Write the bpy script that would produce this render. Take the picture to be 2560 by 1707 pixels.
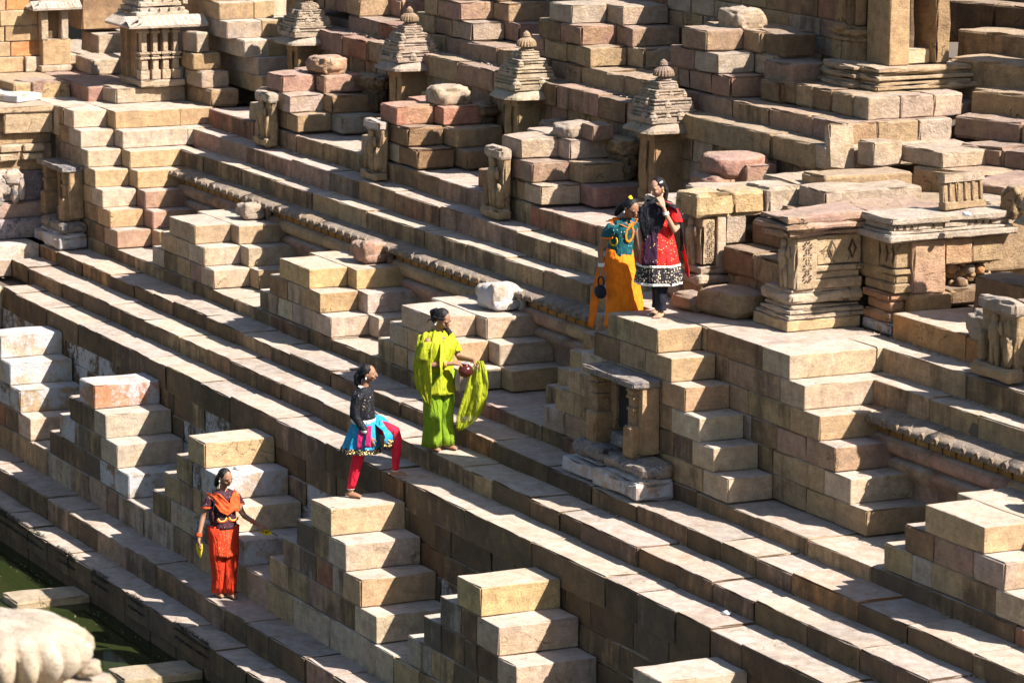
import bpy, bmesh, math, random
import numpy as np
from mathutils import Vector, Matrix, noise

# ---------------------------------------------------------------- camera, sky, sun, exposure
scene = bpy.context.scene
for o in list(bpy.data.objects): bpy.data.objects.remove(o)
COL = scene.collection
cam_data = bpy.data.cameras.new('camera')
cam_data.sensor_width = 36.0
cam_data.lens = 9313.47/2560*36.0
cam_data.clip_start = 0.5; cam_data.clip_end = 2000
cam_data.dof.use_dof = True; cam_data.dof.focus_distance = 42.5; cam_data.dof.aperture_fstop = 4.0
cam = bpy.data.objects.new('camera', cam_data); COL.objects.link(cam)
R_ = Matrix(((0.43475623, 0.90054029, 0.00376951), (-0.16437115, 0.07523702, 0.98352505), (0.88542032, -0.42821324, 0.18073260)))
cam.matrix_world = Matrix.Translation((36.77643, -16.22583, 8.83669)) @ R_.transposed().to_4x4()
scene.camera = cam
SUN = Vector((0.86, 0.585, 1.0)).normalized()
world = bpy.data.worlds.new('World'); scene.world = world; world.use_nodes = True
wn = world.node_tree.nodes; wl = world.node_tree.links
sky = wn.new('ShaderNodeTexSky'); sky.sky_type = 'NISHITA'; sky.sun_disc = False
sky.sun_elevation = math.asin(SUN.z); sky.sun_rotation = math.atan2(SUN.x, SUN.y)
wn['Background'].inputs['Strength'].default_value = 0.062
wl.new(sky.outputs[0], wn['Background'].inputs[0])
sd = bpy.data.lights.new('sun', 'SUN'); sd.energy = 5.0; sd.angle = math.radians(0.5); sd.color = (1.0, 0.955, 0.915)
sun = bpy.data.objects.new('sun', sd); COL.objects.link(sun)
sun.rotation_euler = SUN.to_track_quat('Z', 'Y').to_euler(); sun.location = (10, 10, 30)
scene.view_settings.view_transform = 'Standard'; scene.view_settings.look = 'None'
scene.view_settings.gamma = 1.0; scene.view_settings.exposure = 1.48
scene.render.engine = 'CYCLES'

rnd = random.Random(7)
U = rnd.uniform

# ---------------------------------------------------------------- materials
def newmat(name):
    m = bpy.data.materials.new(name); m.use_nodes = True
    nt = m.node_tree; b = nt.nodes['Principled BSDF']
    return m, nt, b
def N(nt, t, **kw):
    n = nt.nodes.new(t)
    for k, v in kw.items():
        if k in n.inputs: n.inputs[k].default_value = v
        else: setattr(n, k, v)
    return n
def mixc(nt, fac, a, b, mode='MIX'):
    n = nt.nodes.new('ShaderNodeMix'); n.data_type = 'RGBA'; n.blend_type = mode
    for i, v in ((0, fac), (6, a), (7, b)):
        if hasattr(v, 'node'): nt.links.new(v, n.inputs[i])
        else: n.inputs[i].default_value = v
    return n.outputs[2]
def math_(nt, op, a, b=None, c=None, clamp=False):
    n = nt.nodes.new('ShaderNodeMath'); n.operation = op; n.use_clamp = clamp
    for i, v in enumerate((a, b, c)):
        if v is None: continue
        if hasattr(v, 'node'): nt.links.new(v, n.inputs[i])
        else: n.inputs[i].default_value = v
    return n.outputs[0]
def maprange(nt, v, a, b, c=0.0, d=1.0):
    n = nt.nodes.new('ShaderNodeMapRange'); n.interpolation_type = 'SMOOTHSTEP'
    nt.links.new(v, n.inputs[0])
    for i, x in enumerate((a, b, c, d)): n.inputs[i+1].default_value = x
    return n.outputs[0]
def stone_material(name, white=0.0, lichen=0.0, bump=0.55, dust=0.75):
    m, nt, b = newmat(name); L = nt.links.new
    oi = N(nt, 'ShaderNodeObjectInfo'); geo = N(nt, 'ShaderNodeNewGeometry')
    off = N(nt, 'ShaderNodeVectorMath', operation='SCALE'); off.inputs[0].default_value = (17.3, 9.1, 5.7); L(oi.outputs['Random'], off.inputs['Scale'])
    pos = N(nt, 'ShaderNodeVectorMath', operation='ADD'); L(geo.outputs['Position'], pos.inputs[0]); L(off.outputs[0], pos.inputs[1])
    P = pos.outputs[0]
    def noi(scale, detail=4, rough=.6, vec=P, sc=None):
        if sc:
            mp = N(nt, 'ShaderNodeVectorMath', operation='MULTIPLY'); L(vec, mp.inputs[0]); mp.inputs[1].default_value = sc; vec = mp.outputs[0]
        n = N(nt, 'ShaderNodeTexNoise'); n.inputs['Scale'].default_value = scale; n.inputs['Detail'].default_value = detail; n.inputs['Roughness'].default_value = rough
        L(vec, n.inputs['Vector']); return n.outputs[0]
    nrm = N(nt, 'ShaderNodeSeparateXYZ'); L(geo.outputs['Normal'], nrm.inputs[0])
    col = mixc(nt, 1.0, oi.outputs['Color'], (.92, .82, .75, 1), 'MULTIPLY')
    big = noi(1.7, 4, .6); mid = noi(9, 5, .65); fine = noi(60, 4, .7)
    # sandstone mottling: warm and pale patches
    col = mixc(nt, maprange(nt, big, .38, .72, 0, .5), col, (.40, .27, .13, 1), 'MIX')
    k = math_(nt, 'MULTIPLY_ADD', mid, 1.3, .33); kk = N(nt, 'ShaderNodeCombineColor')
    k2 = math_(nt, 'MULTIPLY', k, math_(nt, 'MULTIPLY_ADD', fine, 1.0, .5))
    for i in range(3): L(k2, kk.inputs[i])
    col = mixc(nt, 1.0, col, kk.outputs[0], 'MULTIPLY')
    # thin bedding laminations
    rot = N(nt, 'ShaderNodeVectorRotate', rotation_type='AXIS_ANGLE'); rot.inputs['Axis'].default_value = (1, .4, 0)
    L(P, rot.inputs['Vector']); L(math_(nt, 'MULTIPLY_ADD', oi.outputs['Random'], .7, -.35), rot.inputs['Angle'])
    lam = noi(3.0, 5, .7, rot.outputs[0], (.8, .8, 16))
    col = mixc(nt, maprange(nt, lam, .52, .70, 0, .38), col, (.23, .145, .09, 1))
    col = mixc(nt, maprange(nt, lam, .45, .28, 0, .25), col, (.50, .40, .26, 1))
    # dusty worn treads on top faces
    up = maprange(nt, nrm.outputs[2], .6, .9)
    dn = maprange(nt, mid, .3, .7, .6, 1.0)
    dustc = mixc(nt, maprange(nt, noi(4, 5, .7), .35, .7), (.47, .415, .365, 1), (.37, .315, .265, 1))
    col = mixc(nt, math_(nt, 'MULTIPLY', math_(nt, 'MULTIPLY', up, dn), dust), col, dustc)
    # black water stains down vertical faces, raised to deepen shade on fronts (per-stone colour alpha)
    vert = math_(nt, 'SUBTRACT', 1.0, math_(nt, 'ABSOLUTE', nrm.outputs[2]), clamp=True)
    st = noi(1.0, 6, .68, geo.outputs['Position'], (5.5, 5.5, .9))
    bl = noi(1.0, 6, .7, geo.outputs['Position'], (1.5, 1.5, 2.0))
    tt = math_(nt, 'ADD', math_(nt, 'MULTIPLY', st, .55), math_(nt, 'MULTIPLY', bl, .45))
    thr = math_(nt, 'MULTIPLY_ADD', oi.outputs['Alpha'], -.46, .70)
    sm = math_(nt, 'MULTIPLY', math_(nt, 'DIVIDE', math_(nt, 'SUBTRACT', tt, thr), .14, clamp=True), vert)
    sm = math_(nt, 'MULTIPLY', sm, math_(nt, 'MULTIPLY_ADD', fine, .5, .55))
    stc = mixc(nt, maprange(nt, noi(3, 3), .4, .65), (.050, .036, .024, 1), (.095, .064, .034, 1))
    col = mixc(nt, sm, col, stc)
    gr = math_(nt, 'MULTIPLY', maprange(nt, noi(2.6, 7, .75, geo.outputs['Position']), .50, .66), math_(nt, 'MULTIPLY_ADD', fine, .6, .1))
    col = mixc(nt, math_(nt, 'MULTIPLY', gr, .75), col, (.15, .11, .075, 1))
    # small dark pits
    col = mixc(nt, maprange(nt, noi(24, 4, .85), .62, .72, 0, .7), col, (.07, .05, .035, 1))
    vo = N(nt, 'ShaderNodeTexVoronoi', Scale=.9); vo.feature = 'DISTANCE_TO_EDGE'
    wob = N(nt, 'ShaderNodeVectorMath', operation='ADD'); wn_ = N(nt, 'ShaderNodeTexNoise', Scale=3.0, Detail=5.0); L(P, wn_.inputs['Vector'])
    sc_ = N(nt, 'ShaderNodeVectorMath', operation='SCALE'); L(wn_.outputs[1], sc_.inputs[0]); sc_.inputs['Scale'].default_value = .9
    L(P, wob.inputs[0]); L(sc_.outputs[0], wob.inputs[1]); L(wob.outputs[0], vo.inputs['Vector'])
    crack = math_(nt, 'MULTIPLY', maprange(nt, vo.outputs['Distance'], .010, .0, 0, 1), maprange(nt, big, .56, .62))
    col = mixc(nt, math_(nt, 'MULTIPLY', crack, .5), col, (.05, .035, .025, 1))
    if white:
        wm = math_(nt, 'MULTIPLY', maprange(nt, noi(2.2, 8, .82), .64-.24*white, .74-.24*white), maprange(nt, noi(26, 5, .8), .3, .5, .35, 1))
        wc = mixc(nt, mid, (.50, .49, .48, 1), (.32, .31, .31, 1))
        col = mixc(nt, math_(nt, 'MULTIPLY', wm, .9), col, wc)
    if lichen:
        lm = maprange(nt, noi(5, 6, .8), .5, .62); lc = mixc(nt, maprange(nt, noi(22, 5, .8), .52, .6), (.05, .055, .075, 1), (.38, .40, .46, 1))
        col = mixc(nt, math_(nt, 'MULTIPLY', lm, lichen), col, lc)
    L(col, b.inputs['Base Color'])
    b.inputs['Roughness'].default_value = .93; b.inputs['Specular IOR Level'].default_value = .15
    bn = N(nt, 'ShaderNodeBump'); bn.inputs['Strength'].default_value = bump; bn.inputs['Distance'].default_value = .028
    h = math_(nt, 'ADD', math_(nt, 'MULTIPLY', noi(14, 7, .78), 1.5), math_(nt, 'MULTIPLY', noi(90, 3, .7), .35)); h = math_(nt, 'ADD', h, math_(nt, 'MULTIPLY', lam, .25)); h = math_(nt, 'SUBTRACT', h, math_(nt, 'MULTIPLY', crack, 1.2))
    L(h, bn.inputs['Height']); L(bn.outputs[0], b.inputs['Normal'])
    return m
M_STONE = stone_material('sandstone')
M_ROUGH = stone_material('rough_sandstone', bump=1.0, dust=.35)
M_WHITE = stone_material('lime_washed_stone', white=.8, bump=.6)
M_LICH = stone_material('lichen_stone', white=.3, lichen=.85, bump=.9, dust=.2)
M_CORN = stone_material('cornice_stone', lichen=.25, bump=1.0, dust=.1)  # rough cornice stone with a little lichen and hardly any dust
M_CARVE = stone_material('carved_stone', bump=1.0, dust=.45)

PAL = dict(tan=(.37,.275,.165), cream=(.44,.37,.285), ochre=(.38,.27,.155), pink=(.34,.215,.165), red=(.29,.125,.085),
           grey=(.38,.33,.27), brown=(.235,.155,.09), dark=(.14,.095,.055), white=(.46,.43,.38), orange=(.42,.21,.085), mauve=(.30,.21,.165))
def pick(w):
    ks = list(w); c = PAL[rnd.choices(ks, [w[k] for k in ks])[0]]; f = U(.85, 1.15)
    return tuple(min(1, x*f*U(.96, 1.04)) for x in c)
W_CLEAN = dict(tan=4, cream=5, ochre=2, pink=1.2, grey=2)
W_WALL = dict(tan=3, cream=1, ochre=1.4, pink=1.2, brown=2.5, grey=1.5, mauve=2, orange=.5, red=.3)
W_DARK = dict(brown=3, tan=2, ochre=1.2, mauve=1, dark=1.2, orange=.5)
W_ROUGH = dict(pink=1.6, tan=4, mauve=1.5, grey=2, red=.6, cream=2.5, brown=1, ochre=1.2)

# ---------------------------------------------------------------- mesh helpers
def link(o, parent=None):
    COL.objects.link(o)
    if parent is not None: o.parent = parent
    return o
def mesh_from(name, verts, faces, mat, parent=None, smooth=False, color=None, stain=0.3):
    me = bpy.data.meshes.new(name); me.from_pydata([tuple(v) for v in verts], [], faces); me.update()
    if smooth: me.shade_smooth()
    if mat: me.materials.append(mat)
    o = bpy.data.objects.new(name, me)
    if color: o.color = (*color, stain)
    return link(o, parent)
def thing(name, label, cat, loc=(0,0,0), group=None):
    o = bpy.data.objects.new(name, None); COL.objects.link(o); o.location = loc; o.empty_display_size = .2
    o['label'] = label; o['category'] = cat
    if group: o['group'] = group
    return o
def tag(o, label, cat, group=None):
    o['label'] = label; o['category'] = cat
    if group: o['group'] = group
    return o
def structure(name, label=None):
    o = bpy.data.objects.new(name, None); COL.objects.link(o); o['kind'] = 'structure'
    if label: o['label'] = label
    return o
def axis_pts(a, b, r, step, mx=7):
    L_ = b-a; r = min(r, L_*.3)
    n = max(1, min(mx, int(round((L_-2*r)/step))))
    return [a] + [a+r+(L_-2*r)*i/n for i in range(n+1)] + [b]
def box_arrays(x0, x1, y0, y1, z0, z1, r=.012, step=.22, rough=.004, chip=.012, seed=0.0, mx=7):
    """surface grid of a rounded, worn block"""
    X = axis_pts(x0, x1, r, step, mx); Y = axis_pts(y0, y1, r, step, mx); Z = axis_pts(z0, z1, r, step, mx)
    nx, ny, nz = len(X), len(Y), len(Z); idx = {}; V = []; F = []
    c = ((x0+x1)/2, (y0+y1)/2, (z0+z1)/2)
    rx, ry, rz = min(r, (x1-x0)*.3), min(r, (y1-y0)*.3), min(r, (z1-z0)*.3)
    def vid(i, j, k):
        key = (i, j, k)
        if key in idx: return idx[key]
        p = [X[i], Y[j], Z[k]]
        e = [i in (0, nx-1), j in (0, ny-1), k in (0, nz-1)]; ne = sum(e)
        q = (min(max(p[0], x0+rx), x1-rx), min(max(p[1], y0+ry), y1-ry), min(max(p[2], z0+rz), z1-rz))
        d = [p[0]-q[0], p[1]-q[1], p[2]-q[2]]
        if ne > 1:
            l = math.sqrt(sum((a/b)**2 for a, b in zip(d, (rx, ry, rz))))
            d = [a/l for a in d]
        n1 = noise.noise((p[0]*2.3+seed, p[1]*2.3, p[2]*2.3+seed))*1.5; n2 = noise.noise((p[0]*7, p[1]*7+seed, p[2]*7))
        dl = math.sqrt(d[0]**2+d[1]**2+d[2]**2) or 1
        am = rough*(n1*1.3+n2*.8)
        if ne > 1:
            am -= chip*1.3*max(0, n2*1.6+noise.noise((p[0]*17+seed, p[1]*17, p[2]*17)))
            if noise.noise((p[0]*4.1+seed*2, p[1]*4.1, p[2]*4.1)) > .34: am -= chip*1.8
        v = [q[t]+d[t]+d[t]/dl*am for t in range(3)]
        idx[key] = len(V); V.append(v); return idx[key]
    for i in range(nx-1):
        for j in range(ny-1):
            F.append((vid(i, j, 0), vid(i, j+1, 0), vid(i+1, j+1, 0), vid(i+1, j, 0)))
            F.append((vid(i, j, nz-1), vid(i+1, j, nz-1), vid(i+1, j+1, nz-1), vid(i, j+1, nz-1)))
    for i in range(nx-1):
        for k in range(nz-1):
            F.append((vid(i, 0, k), vid(i+1, 0, k), vid(i+1, 0, k+1), vid(i, 0, k+1)))
            F.append((vid(i, ny-1, k), vid(i, ny-1, k+1), vid(i+1, ny-1, k+1), vid(i+1, ny-1, k)))
    for j in range(ny-1):
        for k in range(nz-1):
            F.append((vid(0, j, k), vid(0, j, k+1), vid(0, j+1, k+1), vid(0, j+1, k)))
            F.append((vid(nx-1, j, k), vid(nx-1, j+1, k), vid(nx-1, j+1, k+1), vid(nx-1, j, k+1)))
    return V, F
def stone(parent, x0, x1, y0, y1, z0, z1, color, stain=.3, mat=None, r=.012, step=.25, rough=.004, chip=.012, name='stone', rot=0, tilt=0, tx=0, mx=6, smooth=False):
    V, F = box_arrays(x0, x1, y0, y1, z0, z1, r, step, rough, chip, U(0, 90), mx)
    if rot or tilt or tx:
        cx, cy, cz = (x0+x1)/2, (y0+y1)/2, (z0+z1)/2
        Mx = Matrix.Translation((cx, cy, cz)) @ Matrix.Rotation(rot, 4, 'Z') @ Matrix.Rotation(tilt, 4, 'Y') @ Matrix.Rotation(tx, 4, 'X') @ Matrix.Translation((-cx, -cy, -cz))
        V = [tuple(Mx @ Vector(v)) for v in V]
    return mesh_from(name, V, F, mat or M_STONE, parent, smooth, color, stain)
def cuts(a, b, lo, hi):
    out = [a]
    while out[-1] < b-hi*1.05: out.append(out[-1]+U(lo, hi))
    if b-out[-1] < lo*.5 and len(out) > 1: out.pop()
    out.append(b); return out

# ---------------------------------------------------------------- measured levels (metres)
yL1, yL2, yL3, yT1, yT2, yT3, yT4, yB, yW2, yF1, yF2, yF3, yU1, yU2 = -1.683, -1.303, -.888, 0, .469, .933, 1.415, 1.933, 2.632, 2.718, 3.018, 3.348, 4.57, 4.90
zL1, zL2, zL3, zT1, zT2, zT3, zT4, zF1, zF2, zF3, zU1, zU2 = -2.061, -1.772, -1.438, 0, .211, .404, .575, 1.831, 2.083, 2.334, 3.55, 3.77
H, H1 = .2513, .3024
WATER = -2.50
XE = 13.0   # right end of everything built

# ---------------------------------------------------------------- hidden earth core, added so gaps in the masonry leak no light
def core(name, prof, x0, x1):
    n = len(prof); V = [(x0, y, z) for y, z in prof]+[(x1, y, z) for y, z in prof]
    F = [tuple(range(n))[::-1], tuple(range(n, 2*n))] + [(i, (i+1) % n, n+(i+1) % n, n+i) for i in range(n)]
    o = mesh_from(name, V, F, M_DIRT, None, False, (.10, .075, .05), .0); o['kind'] = 'structure'
    return o
M_DIRT, nt, b = newmat('packed_earth'); nz = N(nt, 'ShaderNodeTexNoise', Scale=6.0, Detail=6.0)
nt.links.new(mixc(nt, nz.outputs[0], (.05, .035, .025, 1), (.16, .115, .075, 1)), b.inputs['Base Color']); b.inputs['Roughness'].default_value = 1
g = .10
prof = [(-1.6, -6), (-1.6, zL1-g), (yL2+g, zL1-g), (yL2+g, zL2-g), (yL3+g, zL2-g), (yL3+g, zL3-g), (yT1+g, zL3-g), (yT1+g, zT1-g), (yT2+g, zT1-g), (yT2+g, zT2-g),
        (yT3+g, zT2-g), (yT3+g, zT3-g), (yT4+g, zT3-g), (yT4+g, zT4-g), (yW2+g, zT4-g), (yW2+g, zF1-g), (yF2+g, zF1-g), (yF2+g, zF2-g), (yF3+g, zF2-g), (yF3+g, zF3-g),
        (40, zF3-g), (40, -6)]
core('ground', prof, -40, 40)
core('hillside', [(yU1+g, zF3-.15), (yU1+g, zU1-g), (yU2+g, zU1-g), (yU2+g, zU2-g), (6.2, zU2-g), (6.2, 3.9), (40, 3.9), (40, zF3-.15)], -40, 1.35)
core('hillside', [(6.6, zF3-.15), (6.6, 3.1), (7.4, 3.5), (8.6, 4.4), (40, 5.0), (40, zF3-.15)], 1.36, 40)

# ---------------------------------------------------------------- long stepped ledges
def ledge(name, label, x0, x1, yf, yb, zt, zb, lo, hi, weights, stain, mat=None, rough=.004, chip=.014, r=.012, dz=.018, dyf=.014, pmat=None):
    root = structure(name, label)
    xs = cuts(x0, x1, lo, hi)
    for a, b_ in zip(xs, xs[1:]):
        q = U(-dyf, dyf)
        stone(root, a+.003, b_-.003, yf+q, yb, zb-.03, zt+U(-dz, dz*.3), pick(weights), U(*stain), mat or M_STONE, r, .2, rough, chip)
    return root
ledge('water_ledge', 'lowest mossy ledge edge along the green water', -30, 4, yL1, yL2+.12, zL1, zL1-.25, .7, 1.3, dict(dark=2, brown=2, mauve=1), (.8, 1.0), rough=.01, chip=.03)
for i, (zt, zb, st) in enumerate([(zL1-.285, zL1-.52, .9), (zL1-.525, zL1-.8, .9)]):
    pass
ledge('lower_walkway', 'damp narrow walkway under the woman in orange', -28, 6, yL2, yL3+.12, zL2, zL1, .6, 1.2, dict(brown=2, mauve=2, tan=1, dark=1), (.45, .8), rough=.006)
ledge('lower_plinth', 'lowest plinth course under the first row of stairs', -25, 8.5, yL3, .1, zL3, zL2, .5, 1.05, dict(grey=3, tan=2, brown=1, mauve=1), (.25, .6), rough=.006)
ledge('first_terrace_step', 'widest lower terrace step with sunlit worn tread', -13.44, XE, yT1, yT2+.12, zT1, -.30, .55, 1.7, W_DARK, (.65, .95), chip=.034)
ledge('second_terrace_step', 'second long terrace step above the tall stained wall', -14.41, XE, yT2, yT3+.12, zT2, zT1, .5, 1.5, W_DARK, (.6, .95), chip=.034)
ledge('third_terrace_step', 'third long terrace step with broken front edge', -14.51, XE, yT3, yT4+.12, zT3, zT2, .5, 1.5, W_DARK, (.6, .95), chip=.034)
ledge('middle_walkway', 'middle walkway below the second row of stairs', -14.2, XE, yT4, yW2+.05, zT4, zT3, .5, 1.3, dict(tan=2, brown=2, pink=1.5, ochre=1, red=.6), (.45, .85), chip=.02)
ledge('fourth_terrace_step', 'terrace step directly above the carved frieze', -13.43, 1.70, yF1, yF2+.12, zF1, zF1-.235, .8, 2.0, dict(tan=3, brown=2, ochre=1.5, pink=1, red=.4), (.35, .7), chip=.012)
ledge('fourth_terrace_step', 'terrace step above the carved frieze right of the tall bay', 5.80, XE, yF1, yF2+.12, zF1, zF1-.235, .8, 1.6, dict(tan=2, brown=2, ochre=1, pink=1), (.35, .7), chip=.012)
ledge('fifth_terrace_step', 'fifth long terrace step behind the frieze', -13.76, 1.6, yF2, yF3+.12, zF2, zF1, .8, 2.0, dict(tan=3, brown=2, pink=1, mauve=1, red=.6), (.35, .7), chip=.012)
ledge('fifth_terrace_step', 'fifth terrace step right of the tall bay', 5.49, XE, yF2, yF3+.12, zF2, zF1, .8, 1.6, dict(tan=2, brown=3, pink=1, mauve=1), (.35, .7), chip=.012)
ledge('upper_walkway', 'upper walkway under the rough stone stairs', -13.89, 2.3, yF3, yU1, zF3, zF2, .9, 1.8, dict(tan=2, brown=2, pink=1.5, red=.6, ochre=1), (.3, .65), chip=.012)
ledge('upper_walkway', 'upper walkway right of the carved parapet', 5.12, XE, yF3, yU1, zF3, zF2, .9, 1.4, dict(orange=2, brown=2, red=1), (.2, .5), chip=.012)
ledge('sixth_terrace_step', 'rough rust coloured step behind the small shrines', -13.6, 1.40, yU1, yU2+.12, zU1, zU1-.26, .5, 1.4, dict(tan=2, pink=2, red=1.6, mauve=2, brown=1), (.2, .5), M_ROUGH, .010, .04, .018, .015, .015)
ledge('seventh_terrace_step', 'uneven upper step with wide joints under the top stairs', -12.4, 1.50, yU2, 6.3, zU2, zU1, .45, 1.2, dict(tan=3, pink=1.5, mauve=2, ochre=.8, brown=1, red=.6), (.15, .5), M_ROUGH, .010, .045, .018, .012, .02)

# ---------------------------------------------------------------- coursed walls
def wall(name, label, x0, x1, yf, levels, lo, hi, weights, stain, cat='stone wall', mat=M_STONE, whites=None, depth=.25):
    root = thing(name, label, cat, ((x0+x1)/2, yf, levels[-1]))
    root.location = (0, 0, 0)
    for zt, zb in zip(levels, levels[1:]):
        xs = cuts(x0-U(0, .3), x1, lo, hi)
        for a, b_ in zip(xs, xs[1:]):
            m = mat
            if whites and rnd.random() < whites(a, (zt+zb)/2): m = M_WHITE
            stone(root, a+.003, b_-.003, yf+.012+U(-.012, .01), yf+depth, zb+.003, zt-.003, pick(weights), U(*stain), m, .012, .3, .006, .016)
    return root
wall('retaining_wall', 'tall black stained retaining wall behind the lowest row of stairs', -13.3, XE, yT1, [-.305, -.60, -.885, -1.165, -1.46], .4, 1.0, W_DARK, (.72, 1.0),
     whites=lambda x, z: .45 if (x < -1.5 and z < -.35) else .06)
wall('shrine_wall', 'rough shadowed wall behind the row of small shrines', -13.6, 1.4, yU1+.06, [3.28, 3.0, 2.75, 2.52, 2.32], .35, .8, W_ROUGH, (.3, .6), mat=M_ROUGH)
wall('basin_wall', 'dark wet wall dropping from the mossy ledge into the water', -30, 4, yL1+.03, [zL1-.26, zL1-.50, -2.9], .6, 1.1, dict(dark=3, brown=1), (.8, 1))

# ---------------------------------------------------------------- stepped stair pyramids
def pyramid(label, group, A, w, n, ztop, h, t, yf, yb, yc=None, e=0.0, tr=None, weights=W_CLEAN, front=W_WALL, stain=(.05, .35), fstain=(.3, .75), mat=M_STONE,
            rough=.005, chip=.012, r=.012, jit=0.0, whites=0.0, top_color=None, name='stair_pyramid', left=True, cols=None):
    root = thing(name, label, 'stone staircase', (0, 0, 0), group)
    tr = tr or t
    specs = [(A, A+w, yf, yb, 0)] if yc is None else [(A, A+w, yf, yb, 0), (A-e, A+w+e, yb+.004, yc, 1)]
    for (xa, xb, ya, yz, rear) in specs:
        for k in range(n):
            zt = ztop-k*h; zb = zt-h
            R0 = xb+k*t; L0 = xa-k*t if left else xa
            jt = lambda: U(-jit, jit)
            Ls = min(.42+U(0, .2), (R0-L0)*.5)
            m = M_WHITE if rnd.random() < whites else mat
            c = top_color if (k == 0 and top_color) else pick(weights)
            if k == 0:
                stone(root, L0+jt(), R0+jt()*.5, ya+jt()*.5, yz, zb+.003, zt, c, U(*stain), m, r, .22, rough, chip, rot=jt()*.6)
            else:
                stone(root, R0-Ls, R0+jt(), ya+jt()*.5, yz, zb+.003, zt, c, U(*stain), m, r, .22, rough, chip, rot=jt()*.6)
                m2 = M_WHITE if rnd.random() < whites*.7 else mat
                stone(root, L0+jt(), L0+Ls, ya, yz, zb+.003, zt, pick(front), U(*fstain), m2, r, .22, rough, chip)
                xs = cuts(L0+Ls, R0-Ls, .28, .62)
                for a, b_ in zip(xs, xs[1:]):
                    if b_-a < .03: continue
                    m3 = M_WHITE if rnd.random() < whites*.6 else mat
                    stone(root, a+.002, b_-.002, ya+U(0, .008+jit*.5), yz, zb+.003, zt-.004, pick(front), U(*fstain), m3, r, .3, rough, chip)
    return root
r1 = ['partly cut off by the left edge, whitewashed risers', 'with an orange banded top block', 'with a lime crusted buff top block behind the woman in orange',
      'whose top block carries the girl in the blue dress', 'with a yellow top block at the bottom centre', 'with only its pale top showing at the bottom edge']
tops = [PAL['cream'], (.42, .21, .12), (.44, .33, .19), (.44, .34, .22), (.45, .34, .17), PAL['cream']]
for i, x in enumerate([-11.42, -7.62, -3.76, 0.0, 3.80, 7.61]):
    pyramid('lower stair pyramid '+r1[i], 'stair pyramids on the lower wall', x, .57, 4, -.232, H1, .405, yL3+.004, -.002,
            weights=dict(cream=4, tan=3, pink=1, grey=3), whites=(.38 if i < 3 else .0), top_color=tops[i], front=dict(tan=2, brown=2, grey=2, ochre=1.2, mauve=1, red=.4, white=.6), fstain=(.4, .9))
r2 = ['at far left under the frieze, with two sunlit columns of steps', 'second from the left under the frieze, with a yellow corner block', 'behind the woman in green', 'at the right edge beyond the tall bay']
for i, x in enumerate([-10.45, -6.49, -2.71, 8.87]):
    pyramid('double stair pyramid '+r2[i], 'double stair pyramids on the middle walkway', x, .98, 3, 1.329, H, .34, yT4+.003, yB, yW2, .28,
            weights=dict(cream=5, tan=4, ochre=2, grey=1), top_color=[(.36,.28,.19), (.46,.34,.17), (.42,.34,.26), (.45,.33,.20)][i], front=dict(tan=4, cream=1, brown=1.5, mauve=1.5, grey=2), fstain=(.2, .65))
r3 = ['below the leftmost spire, topped by pink grey blocks', 'with a salmon red top block in the upper middle', 'with pale grey top blocks above the two standing women']
for i, x in enumerate([-11.70, -7.72, -4.06]):
    pyramid('rough tumbled stair pyramid '+r3[i], 'rough stair pyramids of loose blocks', x, .55, 3, 3.085, .245, .31, yF3+.012, 3.88, 4.55, .33, weights=W_ROUGH, front=W_ROUGH, stain=(.05, .3), fstain=(.15, .4),
            mat=M_ROUGH, rough=.013, chip=.05, r=.020, jit=.04, top_color=[(.40,.25,.20), (.46,.22,.16), (.46,.38,.31)][i])
r4 = ['at the top edge left of centre', 'behind the finned spire, cut by the top edge', 'with a dark red second course at the top centre', 'with a drum stone on it, top right of centre']
for i, x in enumerate([-13.2, -9.45, -5.87, -2.31]):
    pyramid('upper stair pyramid '+r4[i], 'stair pyramids on the top walkway', x, .6, 3, zU2+.245*3, .245, .30, yU2+.02, 5.42, 6.1, .40, weights=dict(tan=3, cream=2, grey=2, pink=2, red=1, mauve=2), front=dict(tan=3, mauve=2, pink=2, brown=1), stain=(.05, .3), fstain=(.15, .45),
            mat=M_ROUGH, rough=.012, chip=.045, r=.018, jit=.028)
# upper retaining wall behind the top stairs
wall('upper_wall', 'shadowed wall at the top edge behind the highest stairs', -14, -0.5, 6.12, [5.15, 4.9, 4.66, 4.44, 4.22, 4.0, 3.75], .4, .9, W_ROUGH, (.3, .6), mat=M_ROUGH)
# ---------------------------------------------------------------- carved frieze with mouldings
def extrude_x(name, prof, x0, x1, mat, parent, color, stain, seg=.3, rough=.004, smooth=True, cap=True):
    n = len(prof); ns = max(1, int((x1-x0)/seg)); V = []; F = []
    for i in range(ns+1):
        x = x0+(x1-x0)*i/ns
        for (y, z) in prof:
            q = noise.noise((x*3, y*5, z*5))*rough
            V.append((x, y+q, z+q))
    for i in range(ns):
        for j in range(n-1):
            F.append((i*n+j, i*n+j+1, (i+1)*n+j+1, (i+1)*n+j))
    if cap: F += [tuple(range(n))[::-1], tuple(ns*n+j for j in range(n))]
    return mesh_from(name, V, F, mat, parent, smooth, color, stain)
def halfround(yc, zc, r, a0=-90, a1=90, n=9, sy=1):
    return [(yc-math.cos(math.radians(a0+(a1-a0)*i/n))*r*sy, zc-math.sin(math.radians(a0+(a1-a0)*i/n))*r) for i in range(n+1)]
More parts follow.
